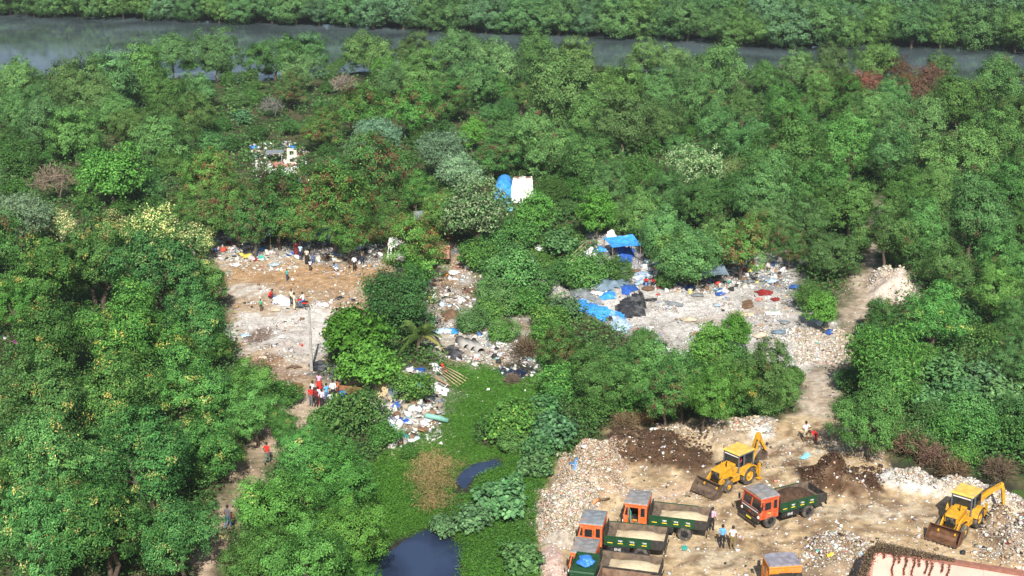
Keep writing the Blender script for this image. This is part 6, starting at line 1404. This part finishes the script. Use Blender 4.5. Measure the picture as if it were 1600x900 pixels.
# ------------------------------------------------------------------ loose litter and rubble nobody could count
chipm = mat_attr('chips', .8, 0, False, .25)
def scatter(name, label, cat, n, where, pal, smin, smax, flat=.5, seed=1, stick=.12, clump=.5):
    """where: polygons in photo pixels, or mounds (px, py, half width px, half height px)"""
    rg = np.random.default_rng(seed); PX_ = []
    areas = np.array([(max(a for a, b in w)-min(a for a, b in w))*(max(b for a, b in w)-min(b for a, b in w)) for w in where], float); areas /= areas.sum()
    for w, ar in zip(where, areas):
        pg = px_poly(w); k = int(n*ar*2.2); x0, x1 = min(a for a, b in pg), max(a for a, b in pg); y0, y1 = min(b for a, b in pg), max(b for a, b in pg)
        x = rg.uniform(x0, x1, k); y_ = rg.uniform(y0, y1, k); d = sdf(pg, x, y_)
        keep = (rg.random(k) < sstep(-.3, .6, d)) & (rg.random(k) < (1-clump) + clump*sstep(.42, .6, fbm(x*.35, y_*.35, seed+9)))
        PX_.append(np.stack([x[keep], y_[keep]], 1))
    P = np.concatenate(PX_)[:n]; m = len(P); Z = ZT(P[:, 0], P[:, 1])
    sz = smin*(smax/smin)**(rg.random(m)**2.2); dim = np.stack([sz*rg.uniform(.6, 1.4, m), sz*rg.uniform(.5, 1.1, m), sz*np.where(rg.random(m) < flat, .10, rg.uniform(.35, .8, m))], 1)
    s = rg.random(m) < stick; dim[s] *= np.array([2.6, .25, .25])
    c = np.array([[-1,-1,-1],[1,-1,-1],[1,1,-1],[-1,1,-1],[-1,-1,1],[1,-1,1],[1,1,1],[-1,1,1]])*.5
    V = c[None]*dim[:, None]*(1 + rg.uniform(-.3, .3, (m, 8, 3)))
    a, b, g = rg.uniform(0, 2*PI, m), rg.normal(size=m)*.35, rg.normal(size=m)*.35
    ca, sa = np.cos(a)[:, None], np.sin(a)[:, None]; cb, sb_ = np.cos(b)[:, None], np.sin(b)[:, None]; cg, sg = np.cos(g)[:, None], np.sin(g)[:, None]
    x, y_, z = V[..., 0], V[..., 1], V[..., 2]; y_, z = y_*cb - z*sb_, y_*sb_ + z*cb; x, z = x*cg + z*sg, -x*sg + z*cg; x, y_ = x*ca - y_*sa, x*sa + y_*ca
    V = np.stack([x + P[:, :1], y_ + P[:, 1:], z + Z[:, None] + (dim[:, 2]*.3)[:, None]], -1).reshape(-1, 3)
    fq = np.array([(3,2,1,0),(4,5,6,7),(0,1,5,4),(1,2,6,5),(2,3,7,6),(3,0,4,7)]); Q = (np.arange(m)[:, None, None]*8 + fq[None]).reshape(-1, 4)
    o = link_mesh(name, np_mesh(name, V, Q, chipm, np.repeat(pal_cols(rg, pal, m, .15), 6, axis=0))); return tag(o, label, cat, None, 'stuff')
LIT = [(9, (.60, .60, .58)), (7, (.42, .40, .37)), (5, (.27, .23, .18)), (2, (.03, .03, .03)), (.5, (.08, .20, .48)), (.25, (.42, .06, .04)), (.25, (.50, .24, .07)), (.2, (.08, .30, .25)), (.15, (.60, .50, .12)), (1, (.42, .52, .58)), (2.5, (.18, .11, .07))]
RUBC = [(6, (.42, .35, .26)), (5, (.34, .27, .19)), (2.5, (.36, .21, .14)), (2, (.20, .16, .12)), (.7, (.30, .13, .08)), (2, (.54, .50, .43))]
WRUB = [(5, (.55, .52, .46)), (5, (.42, .38, .32)), (3, (.29, .25, .20)), (1, (.38, .25, .17))]
rect = lambda a, b, w, h: [(a-w, b-h), (a+w, b-h), (a+w, b+h), (a-w, b+h)]
scatter('litter', 'scattered white rubbish and scraps over the left clearing', 'litter', 4200, [[(340,372),(640,385),(640,425),(500,430),(340,420)],[(345,455),(420,500),(560,495),(500,540),(495,590),(440,600),(372,525)],[(330,400),(600,405),(560,490),(360,480)]], LIT, .05, .34, .55, 1, .12, .9)
scatter('litter', 'white rubbish carpet over the right dump', 'litter', 11000, [[(838,432),(940,430),(1000,400),(1130,400),(1235,400),(1240,470),(1315,505),(1310,560),(1200,570),(1080,555),(975,518),(880,470)],[(900,375),(1000,385),(1060,440),(940,470),(870,450)],[(985,470),(1240,480),(1250,560),(1060,545)]], LIT[1:3]+LIT, .05, .25, .5, 2, .12, .85)
scatter('litter', 'rubbish along the dirt crossing and creeper bank', 'litter', 2600, [[(668,410),(745,405),(770,470),(850,560),(850,592),(740,568),(676,552),(660,470)],[(760,520),(850,545),(850,592),(720,562)],[(690,515),(790,512),(800,535),(700,530)]], LIT, .07, .5, .4, 3)
scatter('litter', 'rubbish heap spilling down to the grass', 'litter', 2200, [[(585,640),(600,600),(650,580),(700,600),(690,680),(640,710),(590,690)],[(560,615),(640,575),(690,625),(600,690)]], LIT, .10, .7, .45, 4, .25)
scatter('litter', 'stray white scraps on the marsh grass', 'litter', 200, [[(590,700),(690,570),(850,590),(740,650),(740,700),(640,830),(590,840)]], [(8, (.72, .72, .71)), (1, (.5, .4, .3)), (1, (.4, .5, .6))], .08, .32, .6, 5)
scatter('litter', 'small stones and scraps over the dirt yard', 'litter', 3600, [[(870,740),(980,680),(1240,665),(1360,700),(1450,760),(1600,790),(1600,900),(860,900)]], LIT[:4]+[(5, (.36, .27, .18)), (2, (.46, .24, .15)), (3, (.2, .14, .09)), (.4, (.08, .3, .5))],   .04, .26, .5, 6,   .12, .8)
scatter('rubble', 'pinkish brick rubble on the heap behind the trucks', 'rubble', 9500, [rect(926, 738, 52, 32), rect(900, 764, 42, 22)], RUBC, .05, .17, .15, 7, .04, .3)
scatter('rubble', 'white broken rubble on the heap left of the trucks', 'rubble', 10000, [rect(885, 802, 46, 42), rect(862, 880, 24, 22)], WRUB+RUBC[:3], .05, .21, .15, 8, .05, .2)
scatter('rubble', 'white rubble along the bank beside the drain', 'rubble', 5000, [[(1375,735),(1400,728),(1480,752),(1600,772),(1600,800),(1500,780),(1400,765)]], WRUB, .05, .24, .3, 9, .06, .4)
scatter('rubble', 'rubble and scraps on the earth bank at the right edge', 'rubble', 4500, [[(1530,790),(1620,780),(1620,900),(1520,870)],rect(1310, 865, 55, 25)], WRUB[:2]+LIT+[(22, (.30, .22, .14))], .05, .26, .4, 10, .08, .5)
scatter('rubble', 'pale rubble beside the bend of the dirt track', 'rubble', 3000, [rect(1395, 445, 40, 14), rect(1280, 540, 40, 30)], WRUB+RUBC[:2], .05, .28, .2, 11, .04, .3)
scatter('rubble', 'pale rubble heaps along the far side of the yard', 'rubble', 3200, [rect(1183, 668, 34, 11), rect(1100, 672, 80, 12), rect(1330, 690, 50, 22), rect(815, 798, 22, 10)], WRUB+RUBC[:3]+[(6, (.26, .19, .12))], .05, .28, .3, 12, .10, .5)
scatter('litter', 'coloured rubbish in the shade under the trees', 'litter', 1800, [[(1000,400),(1130,395),(1230,395),(1240,440),(1130,462),(1010,455)],[(330,372),(480,380),(600,380),(600,410),(340,412)],[(650,340),(720,345),(720,400),(650,400)]], LIT[3:]+LIT[:2]+LIT[4:6], .12, .7, .4, 13)
scatter('litter', 'rubbish strewn round the ruined hut', 'litter', 900, [[(388,226),(478,222),(486,285),(400,285)]], LIT, .10, .6, .45, 15)
scatter('soil_clods', 'dark clods strewn over the soil heaps', 'soil', 3500, [rect(1318, 750, 60, 22), rect(1030, 700, 80, 28)], [(3, (.06, .032, .018)), (2, (.085, .05, .03)), (1, (.045, .026, .016))], .05, .22, .1, 14, .05, .3)
# ------------------------------------------------------------------ the hazy air over the place
mb = MB(); mb.box(-760, 760, -80, 960, -3.2, 56); hz = mb.build('haze', [])
hm = bpy.data.materials.new('haze_air'); hm.use_nodes = True; n = hm.node_tree.nodes; n.remove(n['Principled BSDF'])
pv = n.new('ShaderNodeVolumePrincipled'); pv.inputs['Color'].default_value = (.80, .88, .95, 1); pv.inputs['Density'].default_value = .00016; pv.inputs['Anisotropy'].default_value = .2
hm.node_tree.links.new(pv.outputs[0], n['Material Output'].inputs['Volume']); hz.data.materials.append(hm); tag(hz, 'thin haze in the air', 'haze', None, 'stuff')
